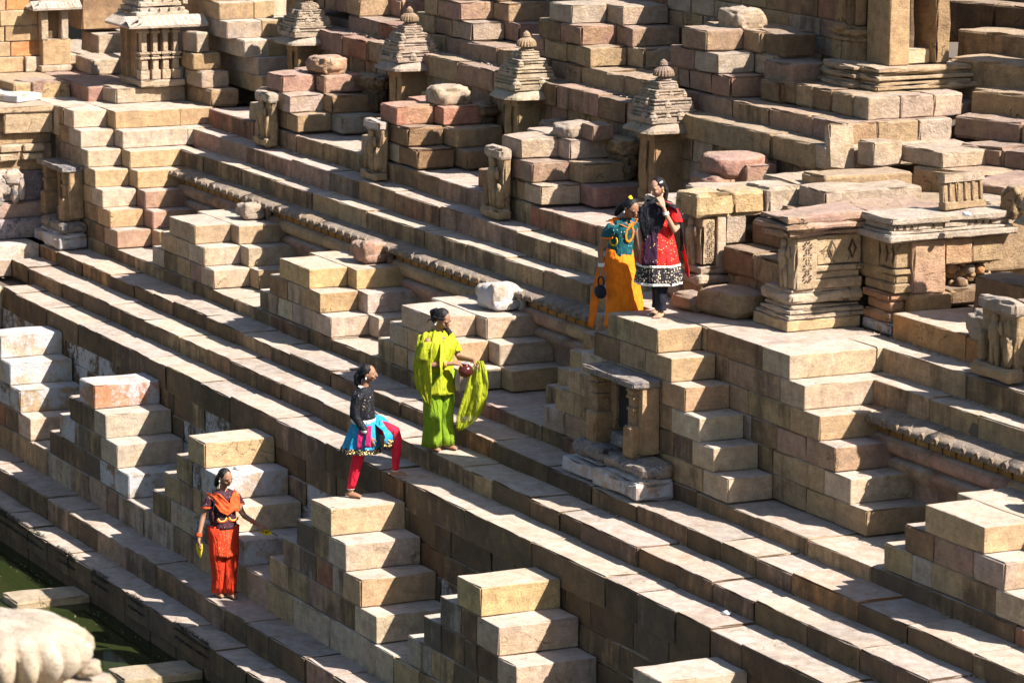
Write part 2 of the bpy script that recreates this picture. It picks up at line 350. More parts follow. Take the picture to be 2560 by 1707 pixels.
def frieze(label, x0, x1):
    root = thing('carved_frieze', label, 'frieze')
    xs = cuts(x0, x1, 1.1, 1.9)
    for a, b_ in zip(xs, xs[1:]):
        a += .003; b_ -= .003
        extrude_x('cornice', [(2.78, 1.60), (2.70, 1.60), (2.50, 1.565), (2.45, 1.545), (2.445, 1.50), (2.50, 1.485), (2.62, 1.50), (2.78, 1.50)][::-1], a, b_, M_CORN, root, (.27, .235, .20), .5, rough=.01)
        extrude_x('band', [(2.78, 1.50), (2.60, 1.50), (2.60, 1.31), (2.78, 1.30)][::-1], a, b_, M_CARVE, root, (.40*U(.9, 1.1), .215, .055), U(.15, .35), smooth=False)
        extrude_x('torus_moulding', [(2.78, 1.36)]+halfround(2.60, 1.295, .085, -90, 90, 9)[::1]+[(2.78, 1.20)], a, b_, M_STONE, root, pick(dict(tan=2, mauve=1, pink=1)), U(.3, .5))
        extrude_x('dado', [(2.78, 1.20), (2.66, 1.19), (2.56, 1.16), (2.53, 1.12), (2.56, 1.07), (2.62, 1.0), (2.63, .80), (2.61, .74), (2.64, .58), (2.78, .58)], a, b_, M_STONE, root, pick(dict(tan=1, mauve=2, pink=2)), U(.2, .45))
    # horseshoe ornaments on the cornice and dark shapes painted as shade of notches below
    x = x0+.12
    ornV, ornF = ornament_mesh()
    me = bpy.data.meshes.new('ornament'); me.from_pydata(ornV, [], ornF); me.materials.append(M_CARVE)
    me2 = bpy.data.meshes.new('leaf'); V, F = leaf_mesh(); me2.from_pydata(V, [], F); me2.materials.append(M_CUTSHADE)
    while x < x1-.1:
        o = bpy.data.objects.new('ornament', me); o.location = (x, 2.445, 1.515); o.scale = (.74, .6, .8); o.color = (.27, .225, .18, .3); link(o, root)
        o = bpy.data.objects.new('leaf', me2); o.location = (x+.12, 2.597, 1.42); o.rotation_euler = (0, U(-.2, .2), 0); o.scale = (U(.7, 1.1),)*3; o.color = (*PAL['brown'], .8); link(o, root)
        x += .24
    return root
def ornament_mesh():
    V = []; F = []; n = 10
    for ring, (ra, dy) in enumerate([(.028, 0), (.050, -.028), (.062, 0.02)]):
        for i in range(n+1):
            a = math.radians(-50+280*i/n); V.append((math.cos(a)*ra, dy, math.sin(a)*ra*1.1+.012))
    for k in range(2):
        for i in range(n): F.append((k*(n+1)+i, k*(n+1)+i+1, (k+1)*(n+1)+i+1, (k+1)*(n+1)+i))
    b0 = len(V)   # crest leaf
    V += [(-.03, .0, .06), (.03, .0, .06), (0, .08, .115), (0, -.01, .07), (-.015, 0, -.03), (.015, 0, -.03), (0, -.02, .0), (0, -.018, .03)]
    F += [(b0, b0+3, b0+2), (b0+3, b0+1, b0+2), (b0+4, b0+5, b0+6), (b0+4, b0+6, b0+7), (b0+5, b0+7, b0+6)]
    return V, F
def leaf_mesh():
    pts = [(-.004, .08), (.012, .06), (.004, .03), (.02, .01), (.0, -.02), (.018, -.05), (.0, -.08), (-.008, -.05), (-.004, -.02), (-.012, .01), (-.006, .04)]
    n = len(pts); V = [(x, 0, z) for x, z in pts]+[(x, -.006, z) for x, z in pts]
    return V, [tuple(range(n)), tuple(range(n, 2*n))[::-1]]+[(i, (i+1) % n, n+(i+1) % n, n+i) for i in range(n)]
M_CUTSHADE, nt, b = newmat('painted_cut_shade'); b.inputs['Base Color'].default_value = (.06, .035, .018, 1); b.inputs['Roughness'].default_value = 1  # flat dark colour painted as the shade inside carved cuts
frieze('long carved frieze with horseshoe ornaments running left of the tall bay', -13.2, 1.5)
frieze('short carved frieze with horseshoe ornaments right of the tall bay', 5.85, XE)

# ---------------------------------------------------------------- the two tall bays
def bay(name, label, levels, ztop, xl, xr, xl2, xr2, yr, t, tl, leftsteps=True, weights=W_CLEAN, ztopcap=True):
    """front column xl..xr (y yT4..yB), rear column xl2..xr2 (y yB..yr[k]) stepping down to both sides"""
    root = thing(name, label, 'stone bay')
    fr = dict(tan=4, brown=2, grey=1.5, mauve=2, ochre=.6)
    for k in range(levels):
        zt = ztop-k*H; zb = zt-H
        for (xa, xb, ya, yz, rear) in ((xl, xr, yT4+.003, yB, 0), (xl2, xr2, yB+.004, yr[min(k, len(yr)-1)], 1)):
            R0 = xb+k*t; L0 = xa-k*tl if leftsteps else xa
            Ls = U(.42, .6)
            stone(root, R0-Ls, R0, ya, min(yz, ya+1.0), zb+.003, zt, pick(weights), U(.05, .3), chip=.010)
            y_ = ya+1.0
            while y_ < yz-.1:
                stone(root, R0-Ls, R0, y_, min(yz, y_+.95), zb+.003, zt, pick(weights), U(.05, .25), chip=.010); y_ += .95
            if leftsteps: stone(root, L0, L0+Ls, ya, ya+min(yz-ya, .7), zb+.003, zt, pick(fr), U(.3, .6))
            xs = cuts(L0+(Ls if leftsteps else 0), R0-Ls, .5, .95)
            for a, b_ in zip(xs, xs[1:]):
                stone(root, a+.002, b_-.002, ya+U(0, .008), (yz if k == 0 else min(ya+.6, yz)), zb+.003, zt-(.0 if k else 0), pick(fr if k else dict(tan=3, cream=1, brown=1)), U(.3, .7), chip=.014)
    return root
bay('stair_bay', 'tall stair bay on the right where the two women stand', 6, zF2, 2.59, 3.71, 1.59, 5.50, [3.36, 3.36, 2.70], .3024, .3024)
bay('stair_bay', 'tall stair bay in the upper left corner with two flights of sunlit steps', 7, zF3, -15.19, -14.34, -15.6, -14.0, [3.5, 3.5, 3.0, 2.70], .30, .3024, leftsteps=False)

# ---------------------------------------------------------------- generic lathe / boxes joined as one mesh
def arr_box(V, F, x0, x1, y0, y1, z0, z1, r=.008, step=.12, rough=.004, chip=.01, mx=4, M=None):
    v, f = box_arrays(x0, x1, y0, y1, z0, z1, r, step, rough, chip, U(0, 50), mx)
    if M is not None: v = [tuple(M @ Vector(p)) for p in v]
    b0 = len(V); V += v; F += [tuple(b0+i for i in q) for q in f]
def arr_lathe(V, F, cx, cy, prof, seg=20, rib=0, ribd=.0, square=0.0, rough=.0):
    b0 = len(V); n = len(prof)
    for j in range(seg):
        a = 2*math.pi*j/seg
        ca, sa = math.cos(a), math.sin(a)
        sq = 1.0/max(abs(ca), abs(sa)); k = 1+(sq-1)*square
        for (r_, z) in prof:
            rr = r_*k*(1+(ribd*math.cos(rib*a) if rib else 0))
            q = noise.noise((ca*2+cx*3, sa*2+cy, z*9))*rough
            V.append((cx+ca*(rr+q), cy+sa*(rr+q), z))
    for j in range(seg):
        k = (j+1) % seg
        for i in range(n-1): F.append((b0+j*n+i, b0+k*n+i, b0+k*n+i+1, b0+j*n+i+1))
    F.append(tuple(b0+j*n+n-1 for j in range(seg)))
    F.append(tuple(b0+j*n for j in range(seg))[::-1])
def finish(name, V, F, mat, parent, color, stain=.2, smooth=False): return mesh_from(name, V, F, mat, parent, smooth, color, stain)

# ---------------------------------------------------------------- small shrines with spires
def mini_spire(V, F, x, y, z, s):
    arr_box(V, F, x-s, x+s, y-s, y+s, z, z+s*.9, .004, .2, .002, .004, 1)
    arr_lathe(V, F, x, y, [(s*1.15, z+s*.9), (s*1.2, z+s*1.05), (s*.95, z+s*1.5), (s*.5, z+s*1.9), (s*.75, z+s*2.0), (s*.7, z+s*2.25), (s*.25, z+s*2.4), (.001, z+s*2.6)], 10, 10, .06)
def shrine(label, cx, cy, finial=True, s=1.0, worn=0.0, group='small spired shrines along the upper walkway'):
    root = thing('small_shrine', label, 'shrine', (0, 0, 0), group)
    c1 = (.36*U(.9, 1.1), .235, .12); c2 = pick(dict(grey=2, cream=2, tan=1))
    # body: posts either side of a dark opening, on a base slab
    stone(root, cx-.27, cx+.27, cy-.27, cy+.25, 2.335, 2.50, c1, .5, M_ROUGH, .03, .12, .01, .02, name='base')
    for (a, b_, ya, yz) in ((cx-.22, cx-.02, cy-.20, cy-.04), (cx+.07, cx+.22, cy-.22, cy+.20), (cx-.22, cx+.07, cy+.02, cy+.2)):
        V = []; F = []
        arr_box(V, F, a, b_, ya, yz, 2.50, 3.32, .012, .12, .012, .02, 6)
        arr_box(V, F, a-.02, b_+.02, ya-.02, yz, 3.22, 3.34, .01, .1, .006, .01, 3)
        arr_box(V, F, a-.012, b_+.012, ya-.012, yz, 2.50, 2.62, .01, .1, .006, .01, 3)
        finish('pillar', V, F, M_ROUGH, root, c1, U(.3, .5))
    # drooping ribbed eave
    V = []; F = []; n = 44; prof = [(.22, 3.47), (.30, 3.43), (.39, 3.36), (.40, 3.33), (.34, 3.315), (.2, 3.34)]
    arr_lathe(V, F, cx, cy, prof, n, 11, .02, .7, .045); finish('eave', V, F, M_CARVE, root, c2, .2)
    # stepped roof of little turrets
    tiers = [(.31, 3.44, .15), (.265, 3.59, .13), (.205, 3.71, .11), (.13, 3.82, .09)]
    for q, (w, z, h) in enumerate(tiers):
        V = []; F = []
        arr_box(V, F, cx-w, cx+w, cy-w, cy+w, z, z+h*.45, .008, .07, .006, .012, 6)
        arr_box(V, F, cx-w*.86, cx+w*.86, cy-w*.86, cy+w*.86, z+h*.4, z+h, .006, .07, .006, .012, 6)
        arr_box(V, F, cx-w*.97, cx+w*.97, cy-w*.97, cy+w*.97, z+h*.55, z+h*.7, .006, .05, .008, .016, 7); arr_box(V, F, cx-w*.93, cx+w*.93, cy-w*.93, cy+w*.93, z+h*.84, z+h, .006, .07, .005, .01, 6)
        finish('roof_tier', V, F, M_CARVE, root, c2, U(.15, .4))
        m = 4 if q < 2 else 3
        for i in range(m):
            for (fx, fy) in ((-1+2*i/(m-1), -1), (1, -1+2*i/(m-1))):
                if rnd.random() < worn+.12: continue
                V = []; F = []; mini_spire(V, F, cx+fx*w*.88+U(-.01, .01), cy+fy*w*.88+U(-.01, .01), z+h*.25, w*.145*U(.8, 1.2))
                finish('turret', V, F, M_CARVE, root, c2, U(.1, .35))
    if finial:
        V = []; F = []; z = 3.90
        arr_lathe(V, F, cx, cy, [(.08, z), (.10, z+.03), (.07, z+.05), (.07, z+.07)], 16)
        arr_lathe(V, F, cx, cy, [(.06, z+.06), (.125, z+.075), (.125, z+.10), (.11, z+.14), (.07, z+.175), (.04, z+.185)], 40, 20, .05)
        arr_lathe(V, F, cx, cy, [(.035, z+.18), (.055, z+.20), (.045, z+.235), (.02, z+.26), (.001, z+.27)], 14)
        finish('finial', V, F, M_CARVE, root, pick(dict(tan=1, brown=1, mauve=1)), .5)
    return root
shrine('small shrine with worn lumpy roof at the top left between stairs', -12.95, 4.5, True, worn=.3)
shrine('small shrine with a ribbed domed finial and crisp little turrets', -9.27, 4.48, True)
shrine('small shrine with a broken left roof side and leaning knob', -5.65, 4.48, True, worn=.45)
shrine('small shrine nearest the two standing women, with a ribbed cap', -1.95, 4.48, True, worn=.15)
# ---------------------------------------------------------------- moulded blocks, rocks, slabs, relief figures
def layered(name, x0, x1, y0, y1, layers, mat, parent, color, stain=.3, rough=.006, chip=.014, r=.014):
    """stack of layers (z0, z1, outward offset) as one carved piece"""
    V = []; F = []
    for (z0, z1, of) in layers:
        arr_box(V, F, x0-of, x1+of, y0-of, y1+of, z0, z1, min(r, (z1-z0)*.3), .12, rough, chip, 8)
    return finish(name, V, F, mat, parent, color, stain)
def lump(name, c, s, mat, parent, color, stain=.2, amp=.18, freq=2.2, seed=None, rot=0, sub=4, power=.75, flat=None):
    """weathered boulder / worn carving: superellipsoid with noise"""
    seed = U(0, 90) if seed is None else seed
    bm = bmesh.new(); bmesh.ops.create_icosphere(bm, subdivisions=sub, radius=1)
    M_ = Matrix.Translation(c) @ Matrix.Rotation(rot, 4, 'Z')
    for v in bm.verts:
        p = v.co.normalized(); q = Vector([math.copysign(abs(t)**power, t) for t in p])
        n = noise.noise(p*freq+Vector((seed, 0, 0)))*amp+noise.noise(p*freq*2.7+Vector((0, seed, 0)))*amp*.45
        q = q*(1+n); v.co = M_ @ Vector((q.x*s[0], q.y*s[1], q.z*s[2]))
    me = bpy.data.meshes.new(name); bm.to_mesh(me); bm.free(); me.shade_smooth(); me.materials.append(mat)
    o = bpy.data.objects.new(name, me); o.color = (*color, stain); return link(o, parent)
def rock(label, c, s, color, mat=None, amp=.2, rot=0, name='fallen_stone', cat='stone block', power=.6, stain=.25, group=None):
    o = lump(name, c, s, mat or M_ROUGH, None, color, stain, amp, rot=rot, power=power); return tag(o, label, cat, group)
def slab(label, x0, x1, y0, y1, z0, z1, color, rot=0, tilt=0, tx=0, mat=None, stain=.15, name='fallen_slab', cat='stone block', rough=.014, chip=.03, r=.018, group=None):
    o = stone(None, x0, x1, y0, y1, z0, z1, color, stain, mat or M_ROUGH, r, .14, rough, chip, name, rot, tilt, tx, 9); return tag(o, label, cat, group)

def figure_relief(parent, cx, cy, cz, h, color, mat, heads=1, spread=.5):
    """small weathered standing figures in relief, facing -Y"""
    s = h/1.0
    parts = []
    V = []; F = []
    def limb(p, q, r0, r1, seg=7):
        p = Vector(p); q = Vector(q); d = (q-p); L_ = d.length; d.normalize()
        a = d.orthogonal().normalized(); b_ = d.cross(a); n0 = len(V)
        for t, rr in ((-.6*r0, r0*.6), (0, r0), (L_*.5, (r0+r1)/2*1.1), (L_, r1), (L_+.6*r1, r1*.6)):
            for i in range(seg):
                an = 2*math.pi*i/seg; V.append(tuple(p+d*t+a*math.cos(an)*rr+b_*math.sin(an)*rr))
        for j in range(4):
            for i in range(seg): F.append((n0+j*seg+i, n0+j*seg+(i+1) % seg, n0+(j+1)*seg+(i+1) % seg, n0+(j+1)*seg+i))
        F.append(tuple(n0+i for i in range(seg))[::-1]); F.append(tuple(n0+4*seg+i for i in range(seg)))
    for k in range(heads):
        ox = cx+(k-(heads-1)/2)*spread*s
        P = lambda x, z, y=0: (ox+x*s, cy+y*s, cz+z*s)
        limb(P(-.07, .02), P(-.08, .42), .045*s, .06*s); limb(P(.09, .02), P(.06, .42), .045*s, .06*s)
        limb(P(-.01, .42), P(-.02, .75), .10*s, .12*s); limb(P(-.02, .84), P(-.01, .96), .07*s, .065*s)
        limb(P(-.13, .74), P(-.2, .5), .04*s, .035*s); limb(P(.11, .74), P(.2, .62), .04*s, .035*s); limb(P(.2, .62), P(.17, .82), .035*s, .03*s)
    return finish('figure', V, F, mat, parent, color, .3, True)
def statue_niche(label, x, ybase, z0, h, w=.46, group='carved figure slabs against the rough stairs'):
    root = thing('figure_slab', label, 'carved slab', (0, 0, 0), group)
    c = (.40, .30, .18)
    stone(root, x-w/2, x+w/2, ybase, ybase+.10, z0+.10, z0+h, c, .45, M_CARVE, .02, .08, .018, .03, name='back_slab')
    stone(root, x-w/2-.03, x+w/2+.03, ybase-.10, ybase+.1, z0, z0+.13, c, .3, M_CARVE, .03, .08, .015, .03, name='foot_block')
    stone(root, x-w/2-.02, x+w/2+.02, ybase-.05, ybase+.1, z0+h-.10, z0+h+.03, pick(dict(grey=1, white=1)), .2, M_CARVE, .03, .08, .015, .03, name='cap_stone')
    figure_relief(root, x, ybase-.035, z0+.12, (h-.22), c, M_CARVE, 1)
    for sx in (-1, 1): lump('attendant', (x+sx*w*.36, ybase-.02, z0+.28), (.05, .05, .15), M_CARVE, root, c, .4, .35, 3, sub=3)
    return root
statue_niche('carved figure slab in front of the leftmost rough stair', -11.35, 3.20, zF2+.01, .72)
statue_niche('carved figure slab below the salmon red block', -7.55, 3.20, zF2+.01, .76)
statue_niche('carved figure slab near the yellow skirted woman, with a pale cap', -3.86, 3.20, zF2+.01, .84)
statue_niche('worn hollow figure slab projecting at the right edge', 7.40, 3.12, zF2+.01, .74, .62)

# rough stair at the right edge and the broken shrine beside it
pyramid('rough tumbled stair pyramid cut by the right edge behind the worn figure', 'rough stair pyramids of loose blocks', 7.55, .7, 2, 2.83, .245, .31, yF3+.012, 3.95, 4.5, .33, weights=W_ROUGH, front=W_ROUGH, mat=M_ROUGH, rough=.016, chip=.035, r=.035, jit=.02)
rock('pale rounded block beside the worn figure at the right', (6.75, 3.48, 2.46), (.26, .16, .16), PAL['grey'], power=.6, rot=.2)
slab('pink block at the right edge on the walkway', 6.3, 7.0, 4.05, 4.5, 2.34, 2.62, PAL['mauve'], rot=.2)
slab('dark block leaning in the corner under the rubble', 5.4, 6.2, 4.15, 4.6, 2.34, 2.72, PAL['brown'], rot=.1)
shrine('cut off shrine with ornate pillar at the right edge', 6.35, 4.55, True)

# worn crouching animal carvings on the middle row of stairs
for i, (x, c, m, lab, sc) in enumerate([(-9.75, PAL['grey'], M_ROUGH, 'small pale animal carving on the leftmost double stair', .8), (-5.75, PAL['pink'], M_CARVE, 'worn pink crouching animal carving with a cut leg', 1),
                                        (-1.98, (.42,.39,.35), M_WHITE, 'white crouching animal carving behind the woman in green', 1.12), (9.6, PAL['tan'], M_CARVE, 'worn animal carving at the right edge', 1)]):
    root = thing('animal_carving', lab, 'stone carving', (0, 0, 0), 'worn animal carvings on the double stairs')
    z = 1.33; y = 2.36
    lump('body', (x, y, z+.13*sc), (.20*sc, .22*sc, .14*sc), m, root, c, .2, .12, 1.6, power=.62)
    lump('haunch', (x+.13*sc, y-.10, z+.15*sc), (.10*sc, .10*sc, .15*sc), m, root, c, .2, .15, 1.6, power=.7)
    lump('leg', (x+.20*sc, y-.02, z+.07*sc), (.05*sc, .16*sc, .05*sc), m, root, c, .1, .15, 2, power=.6, sub=3)
    lump('leg', (x+.20*sc, y+.17, z+.10*sc), (.055*sc, .05*sc, .12*sc), m, root, c, .3, .15, 2, power=.7, sub=3)
    lump('head', (x-.14*sc, y-.12, z+.16*sc), (.10*sc, .09*sc, .10*sc), m, root, c, .2, .2, 2, power=.8, sub=3)

# loose stones lying on the rough stairs
rock('pink notched stone on the leftmost rough stair', (-11.25, 4.1, 3.20), (.26, .24, .13), (.40, .24, .19), rot=.2)
rock('broken carved stone on the salmon topped stair', (-7.25, 4.12, 3.19), (.26, .26, .14), PAL['cream'], rot=-.1)
rock('flat broken stone on the grey topped stair', (-3.55, 4.15, 3.16), (.24, .28, .10), PAL['grey'], rot=.1)
slab('squared stone with a socket hole on the grey topped stair', -3.35, -3.05, 4.1, 4.4, 3.08, 3.28, PAL['mauve'], rot=.05)
for i, (x, lab) in enumerate([(-10.6, 'weathered bulging moulding stone right of the top left shrine'), (-8.3, 'drooping carved moulding stone right of the domed shrine'), (-7.1, 'shadowed moulding stone left of the knobbed shrine'),
                              (-4.75, 'carved moulding stone right of the knobbed shrine'), (-3.1, 'dark moulding stone left of the ribbed cap shrine')]):
    root = thing('moulding_stone', lab, 'carved stone', (0, 0, 0), 'fallen moulding stones against the shrine wall')
    c = pick(dict(mauve=2, tan=1, brown=1))
    lump('cushion', (x, 4.50, 3.02), (.34, .16, .10), M_ROUGH, root, c, .5, .25, 2.5, power=.6)
    lump('neck', (x+.05, 4.52, 2.78), (.26, .12, .17), M_ROUGH, root, c, .8, .25, 2.5, power=.6)
    lump('foot', (x, 4.50, 2.48), (.36, .16, .13), M_ROUGH, root, c, .6, .2, 2.5, power=.55)
rock('drum shaped stone on the top right stair', (-2.0, 5.55, 4.60), (.30, .22, .13), PAL['cream'], power=.5, name='drum_stone')
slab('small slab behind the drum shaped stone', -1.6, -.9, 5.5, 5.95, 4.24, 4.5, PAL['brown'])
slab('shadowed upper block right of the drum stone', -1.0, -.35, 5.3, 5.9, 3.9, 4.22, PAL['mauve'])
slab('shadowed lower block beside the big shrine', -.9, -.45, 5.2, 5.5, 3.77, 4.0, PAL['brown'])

# ---------------------------------------------------------------- wall niches with pillars and bulging base stones
M_OPENSHADE, nt, b = newmat('painted_opening_shade'); b.inputs['Base Color'].default_value = (.012, .010, .008, 1); b.inputs['Roughness'].default_value = 1  # near-black colour stands in for shade inside the niche
def niche(label, xl, xr, y, ztop, zbase, xb0, xb1, zb0, mirror=False):
    root = thing('wall_niche', label, 'wall niche')
    c = (.34, .24, .145); g = (.22, .21, .21)
    yf = yT4+.004
    V = []; F = []
    # lintel slab
    V = []; F = []
    arr_box(V, F, xl-.08, xr+.12, y-.10, yf-.002, ztop, ztop+.07, .015, .1, .008, .02, 8); finish('lintel', V, F, M_LICH, root, g, .1)
    # door recess: solid near-black slab painted as its shade; jambs
    stone(root, xl+.24, xl+.62, yf-.05, yf-.003, zbase+.16, ztop-.002, (.012, .010, .008), 0, M_OPENSHADE, .004, .3, .001, .001, name='opening')
    for k, (a, b_, dy) in enumerate([(xl-.10, xl+.01, .09), (xl+.02, xl+.12, .13), (xl+.13, xl+.25, .09)]):
        stone(root, a, b_, yf-dy, yf-.004, zbase+.12, ztop-.002, c, .3, M_CARVE, .008, .08, .006, .008, name='jamb')
    for (a, b_) in ((xl, xl+.13), (xr-.13, xr)):
        V = []; F = []; ym = y-.02
        cx_, cy_ = (a+b_)/2, ym+.085
        for (z0, z1, o) in ((zbase+.30, zbase+.46, .0), (zbase+.46, zbase+.50, .015), (zbase+.50, zbase+.66, -.004), (zbase+.66, zbase+.685, .018), (zbase+.69, zbase+.715, .005), (zbase+.72, zbase+.75, .02), (zbase+.755, ztop-.13, -.002), (ztop-.13, ztop-.1, .018), (ztop-.1, ztop-.002, .006)):
            arr_box(V, F, a-o, b_+o, ym-o, (ym+.15+o if a < (xl+xr)/2 else yf-.008), z0, z1, .006, .1, .003, .006, 3)
        finish('pillar', V, F, M_CARVE, root, c, .25)
        stone(root, a-.03, b_+.04, y-.07, yf-.005, zbase-.02, zbase+.31, (.36, .245, .14), .15, M_CARVE, .02, .08, .005, .01, name='pillar_base')
    stone(root, xr+.005, xr+.10, y+.02, yf-.004, zbase+.02, ztop-.003, c, .4, M_STONE, .01, .2, name='side_pier')
    stone(root, xl+.25, xr-.25, yf-.15, yf-.006, zbase-.02, zbase+.12, g, .2, M_LICH, .02, .08, .012, .02, name='sill')
    # bulging lower mouldings
    zm = zbase-.02
    for (a, b_) in ((xb0+.12, (xb0+xb1)/2-.06), ((xb0+xb1)/2-.05, xb1)):
        V = []; F = []
        arr_box(V, F, a, b_, y-.16, yf-.006, zm-.15, zm-.002, .06, .08, .02, .03, 9); finish('cushion_moulding', V, F, M_LICH, root, g, .25)
    for (a, b_) in ((xb0, xb0+(xb1-xb0)*.42), (xb0+(xb1-xb0)*.43, xb1)):
        V = []; F = []
        arr_box(V, F, a+.08, b_-.0, y-.13, yf-.007, zb0+.16, zm-.155, .05, .09, .02, .03, 9)
        arr_box(V, F, a, b_, y-.22, yf-.007, zb0, zb0+.17, .03, .09, .02, .03, 9); finish('foot_moulding', V, F, M_WHITE, root, (.40, .35, .33), .45)
    return root
niche('pillared niche below the standing women with bulging lichen stained base', 2.72, 3.68, 1.19, 1.50, .78, 2.42, 4.12, zT3+.003)
niche('pillared niche in the shaded upper left bay with dark base', -15.0, -14.05, 1.19, 1.50, .80, -14.95, -13.75, zT3+.003)

# ---------------------------------------------------------------- side wing closing the tank at the left
wing = structure('left_wing', 'side of the tank running towards the viewer at the left edge')
for (xc, yc, zt, zb) in ((-13.44, yT1, zT1, -.3), (-14.41, yT2, zT2, zT1), (-14.52, yT3, zT3, zT2)):
    ys = cuts(-5.0, yc-.004, .5, 1.0)
    for a, b_ in zip(ys, ys[1:]):
        stone(wing, xc-1.1, xc, a+.003, b_-.003, zb-.03, zt+U(-.004, .002), pick(dict(white=2, cream=2, grey=1)), .2, M_STONE, .012, .25)
ys = cuts(-5, -.004, .5, 1)
for (zt, zb) in ((-.305, -.6), (-.605, -.9), (-.905, -1.2), (-1.2, -1.5), (-1.5, -1.8), (-1.8, -2.1), (-2.1, -2.6)):
    for a, b_ in zip(ys, ys[1:]): stone(wing, -14.5, -13.45, a+.003, b_-.003, zb, zt, pick(W_WALL), .5)
bw = thing('carved_wall', 'sunlit carved side wall at the left edge with slots and bands', 'carved wall')
cc = (.47, .375, .26)
def wl_(name, y0, y1, z0, z1, of, mat=M_CARVE, c=cc, st=.15):
    return stone(bw, -17.2, -15.21+of, y0, y1, z0, z1, c, st, mat, .02, .12, .008, .02, name=name, mx=9)
for (a, b_) in ((-3.0, .30), (.36, .42), (.66, 1.405)): wl_('band', a, b_, 1.93, 2.325, .0)
wl_('recess', -3, 1.40, 1.94, 2.30, -.12, c=PAL['tan'], st=.3)
wl_('cap', -3, 1.41, 2.24, 2.333, .03); wl_('neck', -3, 1.40, 1.76, 1.93, -.10, c=PAL['tan'], st=.4)
for i in range(9): wl_('tooth', 1.26-.36*(i+1)+.04, 1.26-.36*i, 1.66, 1.77, .03)
for i in range(9): wl_('tooth', 1.22-.36*(i+1)+.05, 1.22-.36*i, 1.54, 1.64, .06)
wl_('recess', -3, 1.40, 1.37, 1.77, -.05, c=PAL['tan'], st=.2); wl_('panel', -3, 1.405, .93, 1.38, .0, M_LICH, (.22, .20, .22), .3)
wl_('cushion_moulding', -3, 1.40, .70, .93, .07, c=(.40, .30, .27)); wl_('foot_moulding', -3, 1.40, zT3+.002, .70, .16, M_LICH, (.36, .32, .33), .2)
el = thing('elephant_carving', 'white worn animal carving on the side wall at the left edge', 'stone carving')
for nm, c, s in (('head', (-15.16, .74, 1.30), (.11, .15, .12)), ('body', (-15.2, .50, 1.2), (.12, .28, .2)), ('leg', (-15.16, .78, 1.08), (.09, .07, .17)), ('leg', (-15.16, .52, 1.06), (.09, .07, .16)), ('trunk', (-15.10, .86, 1.14), (.07, .05, .16))):
    lump(nm, c, s, M_LICH, el, (.42, .38, .34), .1, .2, 2)

# ---------------------------------------------------------------- upper left platform, shrine and masonry
plat = structure('upper_left_platform', 'raised dusty platform at the upper left')
for a, b_ in zip(cuts(-22, -15.4, .9, 1.5), cuts(-22, -15.4, .9, 1.5)[1:]):
    pass
for i, (x0, x1, y0, y1) in enumerate([(-22, -17.1, -3, 1.1), (-22, -16.1, 1.1, 2.0), (-22, -15.35, 2.0, 3.4), (-22, -15.0, 3.4, 7)]):
    stone(plat, x0, x1, y0+.003, y1-.003, 2.25, 2.56, pick(W_CLEAN), .1, M_ROUGH, .03, .4, .015, .03, mx=9)
stone(plat, -22, -15.36, -6, yT4, 1.9, 2.30, cc, .1, M_STONE, mx=9); stone(plat, -22, -15.0, yT4, 5.2, 1.9, 2.33, cc, .1, M_STONE, mx=9)
slab('long cracked slab at the front of the upper left shrine', -15.55, -14.9, 2.25, 3.36, 2.335, 2.56, PAL['cream'], rot=.06, stain=.05)
slab('dark cracked block on the left edge of the platform', -16.6, -16.1, 1.3, 1.75, 2.335, 2.58, PAL['mauve'], rot=.3)
slab('pale flat stone lying on the left bay top', -16.6, -15.7, .75, 1.3, 2.33, 2.44, PAL['white'], mat=M_WHITE, rot=.5)
slab('pale flat slab at the far left edge of the bay top', -18.2, -16.7, .2, 1.0, 2.33, 2.52, PAL['cream'], rot=.4)
# stacked blocks right of the shrine
t = thing('block_stack', 'three sunlit stacked blocks right of the upper left shrine', 'stone blocks')
for k, (z, dx) in enumerate([(2.335, 0), (2.585, -.22), (2.835, -.40)]):
    stone(t, -15.0, -14.0+dx, 3.42+k*-.06, 3.86-k*.06, z, z+.246, pick(dict(ochre=1, tan=2, cream=2)), .1, M_ROUGH, .025, .12, .01, .02)
t = thing('upper_stair', 'broad steps climbing beside the upper left shrine', 'stone staircase')
for k in range(6):
    z = 2.57+.25*k; x = -13.55-.15*min(k, 2)-.3*max(0, k-2)+.1
    ys = [3.95-.1*(k > 1)-.15*(k > 2), 4.25, 4.57] if k > 1 else [4.0, 4.57]
    for a, b_ in zip(ys, ys[1:]): stone(t, x-2.2, x, a, b_-.003, z-.01, z+.245, pick(dict(ochre=2, tan=2, cream=2, grey=1)), .1, M_STONE, .015, .2, .006, .012)
    stone(t, x-2.2, x-.25, 4.575, 6.0, z-.01, z+.245, pick(W_CLEAN), .1, M_STONE, .015, .25, .006, .012)
slab('brown block leaning beside the broad upper steps', -14.1, -13.6, 4.7, 5.0, 3.55, 3.95, PAL['brown'], rot=.3)
